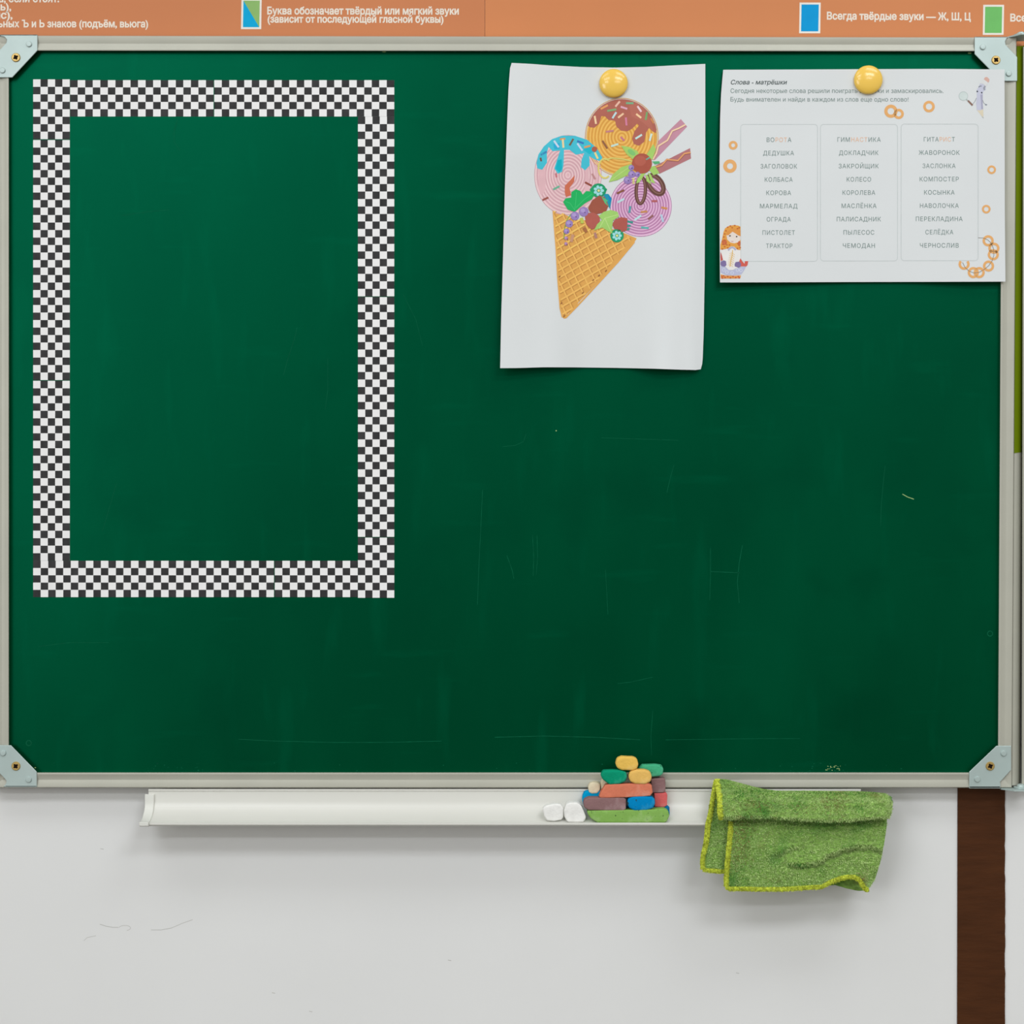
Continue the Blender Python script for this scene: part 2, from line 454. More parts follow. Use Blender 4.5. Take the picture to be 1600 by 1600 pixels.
def bracket(poly, screw, rivets, flange, ang):
    bm = bmesh.new(); prism(bm, poly, -0.0238, -0.0226)
    (x0, y0), (x1, y1) = flange
    A, B = P(x0, y0, -0.0238), P(x1, y1, -0.0238); box(bm, (A.x, -0.0238, A.z), (B.x, -0.006, B.z))
    br = build('corner_bracket', bm, m_zinc, board)
    bv = br.modifiers.new('edge', 'BEVEL'); bv.width = 0.0004; bv.segments = 2; bv.limit_method = 'ANGLE'
    for x, y in rivets:
        bm = bmesh.new(); lathe(bm, P(x, y, -0.0238), [(0.0029, 0), (0.0029, 0.0011), (0.0025, 0.0015), (0.0, 0.0016)], 24)
        build('rivet', bm, m_zinc, br, smooth=40)
    # screw: raised head with a real cross recess
    bm = bmesh.new(); c = P(screw[0], screw[1], -0.0238); R = 0.0046
    hv = 0.0012
    outer = [bm.verts.new((c.x + R * 0.86 * math.cos(t), c.y - hv, c.z + R * 0.86 * math.sin(t))) for t in [2 * math.pi * i / 32 for i in range(32)]]
    rim = [bm.verts.new((c.x + R * math.cos(t), c.y - 0.0004, c.z + R * math.sin(t))) for t in [2 * math.pi * i / 32 for i in range(32)]]
    base = [bm.verts.new((c.x + R * math.cos(t), c.y + 0.0002, c.z + R * math.sin(t))) for t in [2 * math.pi * i / 32 for i in range(32)]]
    wI, wO = 0.00075, 0.0027
    pts = []
    for k in range(4):
        q = math.radians(ang + 90 * k); ux, uz = math.cos(q), math.sin(q); vx, vz = -uz, ux
        pts += [(ux * wO - vx * wI * 0.75, uz * wO - vz * wI * 0.75), (ux * wO + vx * wI * 0.75, uz * wO + vz * wI * 0.75), (ux * wI * 1.7 + vx * wI * 1.7, uz * wI * 1.7 + vz * wI * 1.7)]
    top = [bm.verts.new((c.x + x, c.y - hv, c.z + z)) for x, z in pts]; bot = [bm.verts.new((c.x + x * 0.8, c.y - 0.0002, c.z + z * 0.8)) for x, z in pts]
    es = [bm.edges.new((outer[i], outer[(i + 1) % 32])) for i in range(32)] + [bm.edges.new((top[i], top[(i + 1) % 12])) for i in range(12)]
    bmesh.ops.triangle_fill(bm, edges=es, use_beauty=True, normal=(0, -1, 0))
    for i in range(32):
        j = (i + 1) % 32
        bm.faces.new((outer[i], rim[i], rim[j], outer[j])); bm.faces.new((rim[i], base[i], base[j], rim[j]))
    for i in range(12): bm.faces.new((top[i], top[(i + 1) % 12], bot[(i + 1) % 12], bot[i])).material_index = 1
    bm.faces.new(bot).material_index = 1
    bmesh.ops.recalc_face_normals(bm, faces=bm.faces[:])
    tag(build('screw', bm, [m_brass, m_dark], br), 'yellow zinc cross-head screw')
    return br
bracket([(-30, 54), (58.3, 54), (58.3, 79), (19, 121), (-30, 121), (-30, 98), (0, 77), (9, 67), (10.5, 62), (8, 57), (-4, 55.2)][0:5] + [(-30, 100), (0, 77.5), (10, 66.5), (10.5, 61.5), (7, 57.5), (0, 56), (-30, 56)],
        (25, 90), [(45.5, 69), (4, 110)], ((-30, 54), (58.3, 56)), 30)
bracket([(1523, 57.3), (1576, 57.3), (1573, 60), (1570.5, 65), (1571.5, 70), (1589.5, 89), (1589.5, 126.5), (1564, 126.5), (1523, 84.5)],
        (1556, 94), [(1535.5, 73.5), (1576, 115)], ((1523, 57.3), (1576, 59)), 48)
bracket([(-30, 1164.5), (17, 1164.5), (57.3, 1206), (57.3, 1229.5), (5, 1229.5), (9.5, 1224), (10, 1220), (5, 1214), (-4, 1205), (-30, 1200)],
        (25, 1197), [(5, 1176.5), (45, 1218)], ((8, 1227.5), (57.3, 1230)), 40)
bracket([(1557, 1165.5), (1580, 1165.5), (1580, 1203), (1562.5, 1222), (1563.5, 1227), (1563, 1231.5), (1514.5, 1231.5), (1514.5, 1206)],
        (1547, 1197), [(1568, 1177), (1527, 1217.5)], ((1514.5, 1228.5), (1563, 1232)), 25)
# rounded profile along the right edge, and the lime sheet wrapped over its upper half
def profile_pts(px0, n, off):
    return [(k / n, -0.0195 + 0.011 * (1 - math.sqrt(max(0, 1 - (k / n) ** 2))) - off) for k in range(n + 1)]
def wrapped(bm, ya, yb, off, sk=0):
    rows = []
    for py in (ya, yb):
        xL = 1588.5 + (1581 - 1588.5) * (py - 58.5) / (1231 - 58.5)
        pr = profile_pts(xL, 10, off)
        fr = [bm.verts.new(P(xL + 0.3 + u * 12.5, py + sk * u, Y)) for u, Y in pr]
        rows.append(fr + [bm.verts.new((fr[-1].co.x, -0.007 - off, fr[-1].co.z)), bm.verts.new((fr[0].co.x, -0.007 - off, fr[0].co.z))])
    n = len(rows[0])
    for k in range(n): bm.faces.new((rows[0][k], rows[0][(k + 1) % n], rows[1][(k + 1) % n], rows[1][k]))
    bm.faces.new(rows[0]); bm.faces.new(rows[1][::-1]); bmesh.ops.recalc_face_normals(bm, faces=bm.faces[:])
bm = bmesh.new(); wrapped(bm, 74, 1227, 0.0); build('hinge_profile', bm, m_alu, board, smooth=40)
bm = bmesh.new(); wrapped(bm, 72.5, 708, 0.0005, -1.5)
tag(build('lime_sheet', bm, m_lime, smooth=40), 'lime green strip wrapped along the upper right edge of the chalkboard', 'paper')
# hinge plates that tie the brackets to the neighbouring boards
for (xa, xb, py, flip) in ((1563, 1606, 1231.0, 1), (1575, 1606, 57.5, -1)):
    bm = bmesh.new(); a0, a1 = P(xa, py, -0.020), P(xb, py, -0.020)
    z = a0.z
    pl = [(a0.x, -0.008), (a0.x, -0.022), (a0.x + 0.010, -0.034), (a1.x, -0.036), (a1.x, -0.008)]
    f = [bm.verts.new((x, y, z)) for x, y in pl]; g = [bm.verts.new((x, y, z - 0.0014)) for x, y in pl]
    bm.faces.new(f); bm.faces.new(g[::-1])
    for i in range(5): bm.faces.new((f[i], g[i], g[(i + 1) % 5], f[(i + 1) % 5]))
    bmesh.ops.recalc_face_normals(bm, faces=bm.faces[:])
    hp = build('hinge_plate', bm, m_zinc, board)
    bm = bmesh.new(); c = P(1592, py, -0.022)
    segs = 28
    pr = [(0.0072, 0.0002), (0.0072, 0.0016), (0.0042, 0.0018), (0.0038, 0.0034), (0.0022, 0.0044), (0, 0.0047)]
    rings = []
    for r, h in pr:
        rings.append([bm.verts.new((c.x + 0.002 + r * math.cos(t), -0.022 + r * math.sin(t), z + h)) for t in [2 * math.pi * i / segs for i in range(segs)]])
    for A, B in zip(rings, rings[1:]):
        for i in range(segs): bm.faces.new((A[i], A[(i + 1) % segs], B[(i + 1) % segs], B[i]))
    bmesh.ops.remove_doubles(bm, verts=bm.verts[:], dist=1e-6); bmesh.ops.recalc_face_normals(bm, faces=bm.faces[:])
    build('hinge_pin', bm, m_zinc, hp, smooth=40)

# faint chalk strokes left on the surface
a = Art(lambda x, y: YB + 0.00006, None); CM = (13, 84, 56); CB = (150, 176, 120)
_cols[CM] = m_chalkmark; _cols[CB] = m_chalkmark2
strokes = [([(278, 185), (272, 205), (272, 222), (281, 235)], 1.0), ([(190, 337), (215, 333), (240, 330), (265, 328)], 1.0), ([(443, 586), (450, 560), (460, 530), (464, 512)], 0.9),
           ([(1110, 893), (1132, 894), (1156, 895)], 1.3), ([(1110, 856), (1110, 900), (1109, 938)], 0.9), ([(1160, 852), (1155, 880), (1152, 910), (1155, 942)], 1.2),
           ([(1053, 727), (1047, 748), (1042, 770)], 0.9), ([(1383, 728), (1380, 755), (1377, 790), (1376, 822)], 0.9), ([(754, 765), (751, 830), (748, 890), (746, 945)], 1.0),
           ([(832, 836), (834, 870), (833, 900)], 0.9), ([(839, 836), (840, 870), (838, 898)], 0.8), ([(773, 1152), (850, 1150), (930, 1152), (1000, 1156)], 1.3), ([(1040, 1156), (1120, 1155), (1190, 1154), (1250, 1154)], 0.9),
           ([(372, 1155), (430, 1158), (520, 1160), (600, 1160), (690, 1158)], 1.1), ([(785, 698), (805, 696), (818, 690), (822, 678)], 0.9), ([(940, 684), (1000, 686), (1060, 688)], 0.8),
           ([(965, 1068), (985, 1066), (1020, 1058)], 0.9), ([(182, 755), (172, 790), (160, 830)], 0.8), ([(512, 560), (512, 610), (508, 640)], 0.8), ([(60, 1010), (110, 1004), (170, 1004)], 0.8),
           ([(630, 460), (650, 500), (660, 540)], 0.7), ([(946, 890), (948, 925), (950, 960)], 0.8), ([(1020, 1110), (1017, 1150), (1018, 1180)], 0.8), ([(792, 868), (800, 890), (803, 904)], 1.0),
           ([(575, 740), (600, 780), (610, 830)], 0.7), ([(1290, 330), (1292, 345)], 0.7)]
for pts, wd in strokes: a.line(pts, wd * 0.8, CM)
random.seed(11)
for i in range(60):
    x = random.choice([random.uniform(230, 330), random.uniform(1120, 1330), random.uniform(60, 1500)]); y = random.uniform(1192, 1205)
    a.ell(x, y, random.uniform(0.5, 1.5), random.uniform(0.4, 0.9), CM, n=7)
for i in range(26):
    a.ell(random.uniform(1288, 1316), random.uniform(1196, 1204), random.uniform(0.4, 1.1), random.uniform(0.4, 0.8), CB, n=7)
for i in range(40):
    x = random.uniform(80, 1500); a.ell(x, random.uniform(80.5, 82.5), random.uniform(0.8, 3), 0.5, CM, n=7)
a.ell(1515, 83, 3, 1.2, CB, n=9); a.ell(600, 81, 3.5, 0.9, CB, n=9)
a.line([(1410, 772), (1418, 776.5), (1428, 780)], 1.2, CB); a.ell(869, 673, 1.2, 1.0, CB, n=8); a.ell(55, 1199.5, 1.5, 0.8, CB, n=8)
a.ring(45, 1161, 4, 1.6, CM, n=16); a.ring(1547, 990, 4, 1.2, CM, n=16)
mk = a.done('chalk_marks', board, 'faint pale chalk strokes'); mk['kind'] = 'stuff'

# neighbouring hinged board, only its frame edge is in view
side = thing('side_board', P(1800, 1226, -0.012), 'neighbouring hinged board whose pale frame edge shows beyond the right gap', 'chalkboard')
SI = [(1622, 96), (3100, 96), (3100, 1202), (1620, 1202)]; SO = [(1598.3, 73), (3124, 73), (3124, 1226), (1596.3, 1226)]
bm = bmesh.new(); prism(bm, SI, YB, -0.004); build('writing_surface', bm, m_board, side)
for i in range(4):
    bm = bmesh.new(); rail(bm, i, SI, SO); build('frame_rail', bm, m_alu, side, smooth=35)

# ------------------------------------------------------------------ digital checkered border, added here as paper strips
def strip(x0, y0, x1, y1, nx, ny, first_black, label, Y=-0.01625):
    bm = bmesh.new(); V = [[bm.verts.new(P(x0 + (x1 - x0) * i / nx, y0 + (y1 - y0) * j / ny, Y)) for i in range(nx + 1)] for j in range(ny + 1)]
    for j in range(ny):
        for i in range(nx):
            f = bm.faces.new((V[j][i], V[j + 1][i], V[j + 1][i + 1], V[j][i + 1])); f.material_index = (i + j + first_black) % 2
    edge = [V[0][i] for i in range(nx + 1)] + [V[j][nx] for j in range(1, ny + 1)] + [V[ny][i] for i in range(nx - 1, -1, -1)] + [V[j][0] for j in range(ny - 1, 0, -1)]
    bk = [bm.verts.new((v.co.x, YB + 0.00001, v.co.z)) for v in edge]
    for k in range(len(edge)):
        q = (k + 1) % len(edge); bm.faces.new((edge[k], edge[q], bk[q], bk[k]))
    bm.normal_update()
    o = build('checkered_strip', bm, [m_white_sq, m_black_sq])
    tag(o, label, 'border strip', 'black and white checkered border strips')
strip(51.8, 124, 109, 217.4, 5, 8, 0, 'short checkered strip at the top left corner of the frame, topmost on the left side')
strip(51.8, 218.8, 109, 593.8, 5, 32, 0, 'long upright checkered strip on the left side of the checkered frame')
strip(51.8, 595, 109, 876, 5, 24, 0, 'upright checkered strip forming the lower left side above the bottom strip')
strip(109.6, 125.2, 333.6, 182, 19, 5, 1, 'shorter horizontal checkered strip along the top, left of the joint')
strip(334.8, 125.2, 616, 182, 24, 5, 0, 'longer horizontal checkered strip along the top, right of the joint')
strip(559.3, 182.2, 616, 463, 5, 24, 1, 'upright checkered strip on the upper right side, below the top strip')
strip(559.3, 464.2, 616, 834.8 + 4, 5, 32, 1, 'long upright checkered strip in the middle of the right side')
strip(559.3, 840, 616, 934, 5, 8, 1, 'short upright checkered strip at the bottom right corner overlapping the bottom strip', Y=-0.0165)
strip(51.8, 876.2, 428, 933, 32, 5, 1, 'long horizontal checkered strip along the bottom, left of the joint')
strip(429.4, 876.2, 558.9, 933, 11, 5, 1, 'short horizontal checkered strip along the bottom, right of the joint')

# ------------------------------------------------------------------ ice cream picture
def lerp_tab(tab, v):
    v = max(tab[0][0], min(tab[-1][0], v))
    for (a0, b0), (a1, b1) in zip(tab, tab[1:]):
        if v <= a1: t = (v - a0) / (a1 - a0); t = t * t * (3 - 2 * t); return b0 + (b1 - b0) * t
    return tab[-1][1]
def ice_y(px, py):
    u = (px - 941) / 160.0; v = max(0.0, min(1.0, (py - 98) / 480.0))
    d = math.hypot((px - 958.5) / 60, (py - 131) / 60)
    pin = 1 - math.exp(-d * d)
    low = lerp_tab([(-1, 0.0190), (-0.55, 0.0135), (-0.12, 0.0022), (0.2, 0.0022), (0.62, 0.0150), (0.85, 0.0105), (1.0, 0.0055)], u)
    side = lerp_tab([(-1, 0.0105), (-0.5, 0.0038), (0, 0.0010), (0.5, 0.0016), (1.0, 0.0036)], u) * min(1, 0.35 + v * 2.2)
    m = v ** 2.4
    return YB - 0.0006 - pin * (side * (1 - m) + low * m)
pic = thing('ice_cream_picture', P(941, 577, YB), 'white portrait sheet with a colourful ice cream cone, pinned by a yellow magnet', 'picture')
g = coons([(799.5, 98.3), (830, 99.8), (862, 102.3), (910, 104.8), (960, 105.6), (1010, 104.5), (1055, 102), (1102, 99.8)],
          [(781.5, 575.2), (810, 575), (850, 573.8), (900, 574), (960, 574.8), (1020, 576), (1060, 577.5), (1090, 578.2), (1095, 577)],
          [(799.5, 98.3), (797, 106), (796, 118), (794.5, 140), (792.5, 190), (789, 290), (786, 400), (783, 500), (781.5, 575.2)],
          [(1102, 99.8), (1102, 250), (1101, 430), (1099.5, 520), (1098, 560), (1097, 570), (1095, 577)], 40, 56)
bm = bmesh.new(); sheet(bm, g, lambda u, v, x, y: ice_y(x, y), 0.00025)
build('paper_sheet', bm, m_paper, pic, smooth=60)
# pixel helper for positions read in the enlarged crop of the picture
def C4(pts): return [(820 + x * 0.18125, 80 + y * 0.18125) for x, y in pts]
def c4(x, y): return (820 + x * 0.18125, 80 + y * 0.18125)
def C5(pts): return [(820 + x * 0.18125, 300 + y * 0.18125) for x, y in pts]
def clipline(poly, p, d):
    """interval of the infinite line p + t d inside a convex polygon"""
    t0, t1 = -1e9, 1e9; n = len(poly)
    ar = sum(poly[i][0] * poly[(i + 1) % n][1] - poly[(i + 1) % n][0] * poly[i][1] for i in range(n)); sg = 1 if ar > 0 else -1
    for i in range(n):
        ax, ay = poly[i]; bx, by = poly[(i + 1) % n]; nx, ny = -(by - ay) * sg, (bx - ax) * sg
        dn = nx * d[0] + ny * d[1]; dist = nx * (p[0] - ax) + ny * (p[1] - ay)
        if abs(dn) < 1e-9:
            if dist < 0: return None
            continue
        t = -dist / dn
        if dn > 0: t0 = max(t0, t)
        else: t1 = min(t1, t)
    return (t0, t1) if t1 - t0 > 0.5 else None
# cone
a = Art(ice_y)
cone = C5([(238, 150), (250, 300), (272, 500), (280, 720), (298, 860), (306, 1000), (318, 1072), (335, 1092), (352, 1090), (372, 1050), (440, 998), (462, 955), (640, 770), (800, 600), (940, 440), (965, 400), (800, 330), (500, 260)])
hull = C5([(243, 160), (272, 500), (298, 860), (322, 1080), (352, 1080), (462, 950), (800, 590), (950, 412), (800, 330)])
a.poly(cone, (222, 166, 88), 0)
for k in range(-4, 22):
    p = c4(0, 0); p = (820 + 290 * 0.18125, 300 + (215 + k * 66) * 0.18125); d = (0.865, -0.502)
    for (off, wd, c, ly) in ((1.6, 2.0, (196, 138, 72), 1), (0, 2.4, (240, 190, 104) if k > 5 else (242, 200, 106), 3)):
        q = (p[0] + off * 0.3, p[1] + off); r = clipline(hull, q, d)
        if r: a.line([(q[0] + d[0] * r[0], q[1] + d[1] * r[0]), (q[0] + d[0] * r[1], q[1] + d[1] * r[1])], wd, c, ly)
for k in range(-9, 14):
    p = (820 + (300 + k * 78) * 0.18125, 300 + 300 * 0.18125); d = (0.44, 0.898)
    for (off, wd, c, ly) in ((1.5, 1.9, (200, 142, 74), 2), (0, 2.2, (238, 186, 102), 4)):
        q = (p[0] + off, p[1] - off * 0.4); r = clipline(hull, q, d)
        if r: a.line([(q[0] + d[0] * r[0], q[1] + d[1] * r[0]), (q[0] + d[0] * r[1], q[1] + d[1] * r[1])], wd, c, ly)
a.line(C5([(246, 170), (272, 500), (285, 740), (306, 1000), (325, 1080)]), 2.4, (228, 172, 92), 5)
a.line(C5([(352, 1085), (450, 985), (640, 780), (800, 605), (945, 430)]), 2.4, (226, 168, 88), 5)
for x, y in ((300, 730), (315, 960), (340, 1070), (590, 760), (500, 870), (640, 720), (700, 680)): a.ell(820 + x * .18125, 300 + y * .18125, 2.2, 1.0, (150, 98, 58), 5, rot=-0.8, n=10)
a.done('printed_cone', pic, 'golden waffle cone')
# wafer sticks
def wafer(poly, wave, c, c2, cw, label):
    a = Art(ice_y); a.poly(C4(poly), c, 0)
    h = [poly[0], poly[1], ((poly[1][0] + poly[2][0]) / 2, (poly[1][1] + poly[2][1]) / 2), ((poly[0][0] + poly[3][0]) / 2, (poly[0][1] + poly[3][1]) / 2)]
    a.line(C4(wave), 3.6, c2, 1); a.line([(x, y - 0.4) for x, y in C4(wave)], 2.5, cw, 2)
    a.done('printed_wafer', pic, label)
wafer([(1345, 585), (1400, 650), (1120, 940), (1110, 900), (1150, 775)], [(1105, 935), (1135, 880), (1150, 820), (1230, 770), (1270, 690), (1330, 665), (1385, 635)], (196, 142, 160), (170, 110, 120), (240, 208, 170), 'pink wafer stick with a cream wavy line')
wafer([(1425, 835), (1433, 925), (1160, 1058), (1120, 990)], [(1130, 1000), (1180, 985), (1225, 935), (1320, 945), (1375, 885), (1430, 875)], (180, 118, 122), (140, 84, 78), (226, 160, 108), 'darker wafer stick with an orange wavy line')
# scoops: flat disc with a coiled string look
def rings(a, cx, cy, rx, ry, r0, dr, wd, c, dark, layer):
    k = r0
    while k < 1.0:
        a.ring(cx, cy, rx * k, wd, c, layer, ry=ry * k, n=52); a.ring(cx, cy, rx * (k + dr * 0.5), wd * 0.8, dark, layer, ry=ry * (k + dr * 0.5), n=52); k += dr
    a.ring(cx, cy, rx * 0.985, wd, c, layer, ry=ry * 0.985, n=60)
a = Art(ice_y); ox, oy = c4(836, 742)
a.ell(ox, oy, 55.6, 59.5, (230, 172, 84), 0, n=60); rings(a, ox, oy, 55.6, 59.5, 0.06, 0.092, 1.3, (240, 196, 106), (212, 150, 66), 1)
choc = [(548, 655), (533, 700)]
arc = [(836 + 307 * math.cos(t), 742 + 329 * math.sin(t)) for t in [math.radians(d) for d in range(198, 352, 6)]]
choc = arc + [(1130, 705), (1100, 690), (1072, 660), (1046, 700), (1030, 780), (985, 815), (940, 800), (925, 755), (945, 690), (985, 640), (968, 625), (925, 668), (885, 690), (830, 685), (790, 650), (778, 600), (720, 592), (690, 560), (660, 560), (640, 625), (600, 660), (560, 655)]
a.poly(C4(choc), (178, 104, 90), 3)
a.poly([(x, y + 0.3) for x, y in C4([(900, 470), (960, 440), (1040, 520), (1090, 610), (1110, 690), (1060, 650), (1000, 600), (920, 560)])], (184, 110, 95), 4)
SPR = [(800, 455, 60, -50, (236, 190, 170)), (905, 448, 65, 0, (120, 180, 140)), (685, 482, 70, -28, (228, 160, 100)), (855, 488, 60, 18, (226, 170, 190)), (750, 508, 80, -10, (130, 175, 120)), (988, 498, 60, 55, (236, 206, 210)),
       (772, 552, 62, -58, (190, 222, 224)), (828, 555, 60, -38, (240, 200, 160)), (982, 558, 55, 38, (244, 206, 160)), (1048, 558, 70, -80, (120, 170, 110)), (874, 606, 70, 85, (214, 130, 160)), (608, 592, 70, 80, (246, 214, 170)),
       (732, 690, 68, -8, (196, 130, 130)), (690, 805, 80, 58, (150, 100, 70)), (842, 755, 45, 45, (200, 120, 140)), (982, 737, 66, -32, (196, 228, 222)), (1085, 742, 66, -75, (206, 230, 220)), (775, 810, 66, -18, (196, 226, 214)), (1100, 600, 50, 60, (206, 140, 90))]
for x, y, ln, an, c in SPR: a.rod(*c4(x, y), ln * .18125, 3.0, an, c, 6)
a.done('printed_scoop', pic, 'yellow scoop with chocolate topping and sprinkles')
a = Art(ice_y); ox, oy = c4(1000, 1335)
a.ell(ox, oy, 47.6, 47.2, (202, 148, 188), 0, n=60); rings(a, ox, oy, 47.6, 47.2, 0.08, 0.088, 1.2, (232, 192, 220), (178, 120, 164), 1)
# coiled chocolate loops and sprinkles
for (lx, ly_), rx_, ry_, wd, ro in ((c4(1000, 1200), 7.2, 20.5, 5.4, 0.05), (c4(1128, 1150), 9.6, 16.5, 7.4, -0.6)):
    a.ring(lx, ly_, rx_, wd, (112, 76, 68), 3, ry=ry_, n=40, rot=ro); a.ring(lx, ly_, rx_ - 0.4, 1.4, (142, 104, 94), 4, ry=ry_ - 0.4, n=40, rot=ro); a.ring(lx, ly_, rx_ + 1.5, 0.9, (92, 60, 54), 4, ry=ry_ + 1.5, n=40, rot=ro)
for x, y, ln, an, c in [(825, 1212, 70, -25, (140, 90, 70)), (1118, 1292, 48, 0, (180, 96, 100)), (828, 1288, 66, -28, (188, 220, 226)), (905, 1365, 60, -80, (90, 160, 170)), (1028, 1384, 56, -5, (200, 140, 90)), (1203, 1352, 52, 12, (204, 140, 86)), (975, 1436, 70, -35, (190, 224, 228)), (1085, 1432, 56, -38, (150, 100, 100)), (1184, 1440, 66, 75, (180, 205, 224)), (1035, 1522, 66, 6, (96, 180, 176)), (908, 1472, 50, 10, (60, 150, 140)), (890, 1505, 46, 0, (60, 150, 140)), (885, 1535, 36, -10, (60, 160, 140))]:
    a.rod(*c4(x, y), ln * .18125, 3.2, an, c, 5)
a.done('printed_scoop', pic, 'purple pink scoop with chocolate loops')
a = Art(ice_y); ox, oy = c4(372, 1068)
body = [(372 + 287 * math.cos(t), 1068 + 345 * math.sin(t)) for t in [math.radians(d) for d in range(-240, 66, 6)]] + [(560, 1330), (480, 1380), (400, 1400), (330, 1412), (260, 1395), (236, 1375), (225, 1340)]
a.poly(C4(body), (224, 182, 188), 0)
rings(a, ox, oy, 52.0, 62.0, 0.06, 0.082, 1.1, (238, 208, 210), (204, 158, 168), 1)
blue = [(100, 965), (118, 890), (165, 820), (235, 758), (320, 728), (430, 728), (540, 765), (620, 835), (668, 915), (660, 950), (600, 932), (556, 905), (560, 985), (520, 1026), (484, 1000), (490, 935), (512, 880), (440, 892), (385, 850), (338, 850), (334, 980), (322, 1040), (284, 1056), (254, 1010), (280, 930), (305, 855), (240, 862), (205, 825), (190, 875), (192, 960), (150, 1022), (108, 1010)]
a.poly(C4(blue), (70, 192, 212), 3)
a.poly(C4([(284, 940), (318, 930), (322, 1010), (300, 1045), (264, 1012)]), (10, 178, 196), 4); a.poly(C4([(505, 850), (560, 800), (600, 850), (560, 890)]), (30, 184, 204), 4)
a.poly(C4([(245, 800), (300, 790), (300, 840), (255, 845)]), (40, 172, 212), 4)
for x, y, ln, an, c in [(272, 800, 70, 55, (200, 216, 236)), (330, 795, 75, 85, (240, 214, 160)), (402, 784, 66, -60, (120, 100, 80)), (475, 826, 76, 55, (196, 214, 240)), (540, 822, 56, -15, (220, 160, 100)), (163, 880, 60, -30, (60, 140, 190)), (141, 945, 56, 78, (110, 90, 80)), (326, 757, 46, -5, (216, 150, 90)), (617, 900, 60, 65, (236, 216, 140)), (480, 785, 60, 20, (60, 120, 190)),
                        (272, 1178, 62, -28, (110, 180, 150)), (178, 1272, 56, -25, (160, 90, 80)), (270, 1070, 36, 80, (200, 120, 130)), (548, 1145, 66, 28, (150, 80, 66)), (594, 1080, 56, 60, (190, 140, 140))]:
    a.rod(*c4(x, y), ln * .18125, 3.0, an, c, 5)
a.ell(*c4(600, 845), 4.3, 4.3, (176, 96, 76), 6)
a.poly(C4([(345, 1160), (375, 1130), (430, 1070), (425, 1125), (385, 1180), (400, 1240), (355, 1258), (345, 1220)]), (206, 112, 84), 4)
a.done('printed_scoop', pic, 'pink scoop with blue icing drips')
# berries, leaves and flowers
a = Art(ice_y, base=8)
ring_c = c4(690, 1010); a.ring(ring_c[0], ring_c[1], 10, 2.6, (222, 208, 116), 0, ry=15, n=30, a0=0.9, a1=5.4); a.line(C4([(690, 935), (760, 920), (850, 930), (930, 950)]), 2.2, (214, 204, 112), 0)
LG, LG2 = (166, 206, 108), (196, 222, 140)
for lf in ([(830, 815), (900, 825), (970, 860), (990, 900), (930, 930), (880, 890)], [(1108, 800), (1130, 850), (1100, 930), (1060, 960), (1050, 890)], [(724, 1128), (760, 1060), (830, 1000), (920, 970), (930, 1010), (880, 1070), (800, 1110)],
           [(1060, 1010), (1120, 985), (1160, 1050), (1110, 1070)], [(1010, 1050), (1040, 1050), (990, 1130), (960, 1140), (970, 1100)], [(1060, 1045), (1085, 1060), (1125, 1140), (1090, 1130)], [(1040, 1060), (1062, 1075), (1090, 1150), (1050, 1120)]):
    a.poly(C4(lf), LG, 1)
a.line(C4([(740, 1115), (840, 1040), (925, 985)]), 0.8, LG2, 2); a.ell(*c4(920, 872), 7, 3.6, (130, 196, 116), 2, rot=0.6); a.poly(C4([(1098, 950), (1160, 948), (1165, 966), (1120, 975)]), (90, 176, 120), 2)
a.ell(*c4(1010, 968), 15.6, 15.8, (172, 88, 72), 3, n=34); a.ell(*c4(995, 945), 9, 8, (182, 98, 82), 4); a.line(C4([(1045, 935), (1078, 915)]), 2.2, (110, 170, 150), 5)
for x, y, r in ((918, 1004, 24), (922, 1060, 31), (972, 1062, 22), (886, 1112, 33)): a.ell(*c4(x, y), r * .18125, r * .18125, (150, 126, 186), 4); a.ell(*c4(x - 5, y - 6), r * .1, r * .09, (172, 150, 204), 5, n=14); a.ell(*c4(x + 6, y + 3), 1.0, 1.0, (80, 60, 110), 6, n=8)
for y in (1100, 1118, 1136): a.rod(*c4(937, y), 3.4, 2.4, 20, (226, 218, 140), 5)
a.done('printed_garnish', pic, 'cherry with leaves and blueberries')
a = Art(ice_y, base=8)
a.ell(*c4(635, 1200), 12, 11, (30, 150, 104), 1); a.poly(C4([(560, 1190), (600, 1150), (660, 1150), (710, 1190), (690, 1230), (620, 1250), (570, 1230)]), (34, 160, 108), 1)
a.poly(C4([(690, 1230), (720, 1230), (750, 1270), (735, 1360), (700, 1300), (670, 1270)]), (30, 150, 176), 1); a.poly(C4([(720, 1240), (745, 1262), (735, 1310)]), (24, 130, 196), 2)
def flower(cx, cy, r):
    for k in range(7): a.ell(cx + r * math.cos(k * 0.8976), cy + r * math.sin(k * 0.8976), r * 0.5, r * 0.42, (162, 222, 226), 4, rot=k * 0.8976, n=12)
    a.ell(cx, cy, r * 0.36, r * 0.36, (232, 226, 150), 5, n=12)
flower(*c4(637, 1202), 5.6)
a.poly(C4([(330, 1300), (352, 1268), (400, 1262), (402, 1215), (440, 1190), (480, 1205), (500, 1236), (530, 1205), (580, 1210), (600, 1235), (580, 1275), (520, 1310), (470, 1350), (430, 1385), (370, 1365), (352, 1335)]), (34, 178, 96), 2)
for ln in ([(430, 1370), (440, 1290), (445, 1215)], [(430, 1370), (390, 1310), (350, 1295)], [(440, 1350), (510, 1280), (580, 1230)]): a.line(C4(ln), 0.8, (70, 200, 120), 3)
a.poly(C4([(545, 1352), (580, 1285), (640, 1245), (690, 1258), (722, 1330), (700, 1385), (620, 1405), (560, 1385)]), (160, 88, 70), 3); a.poly(C4([(660, 1250), (720, 1290), (700, 1300), (725, 1340), (690, 1310)]), (90, 190, 130), 4)
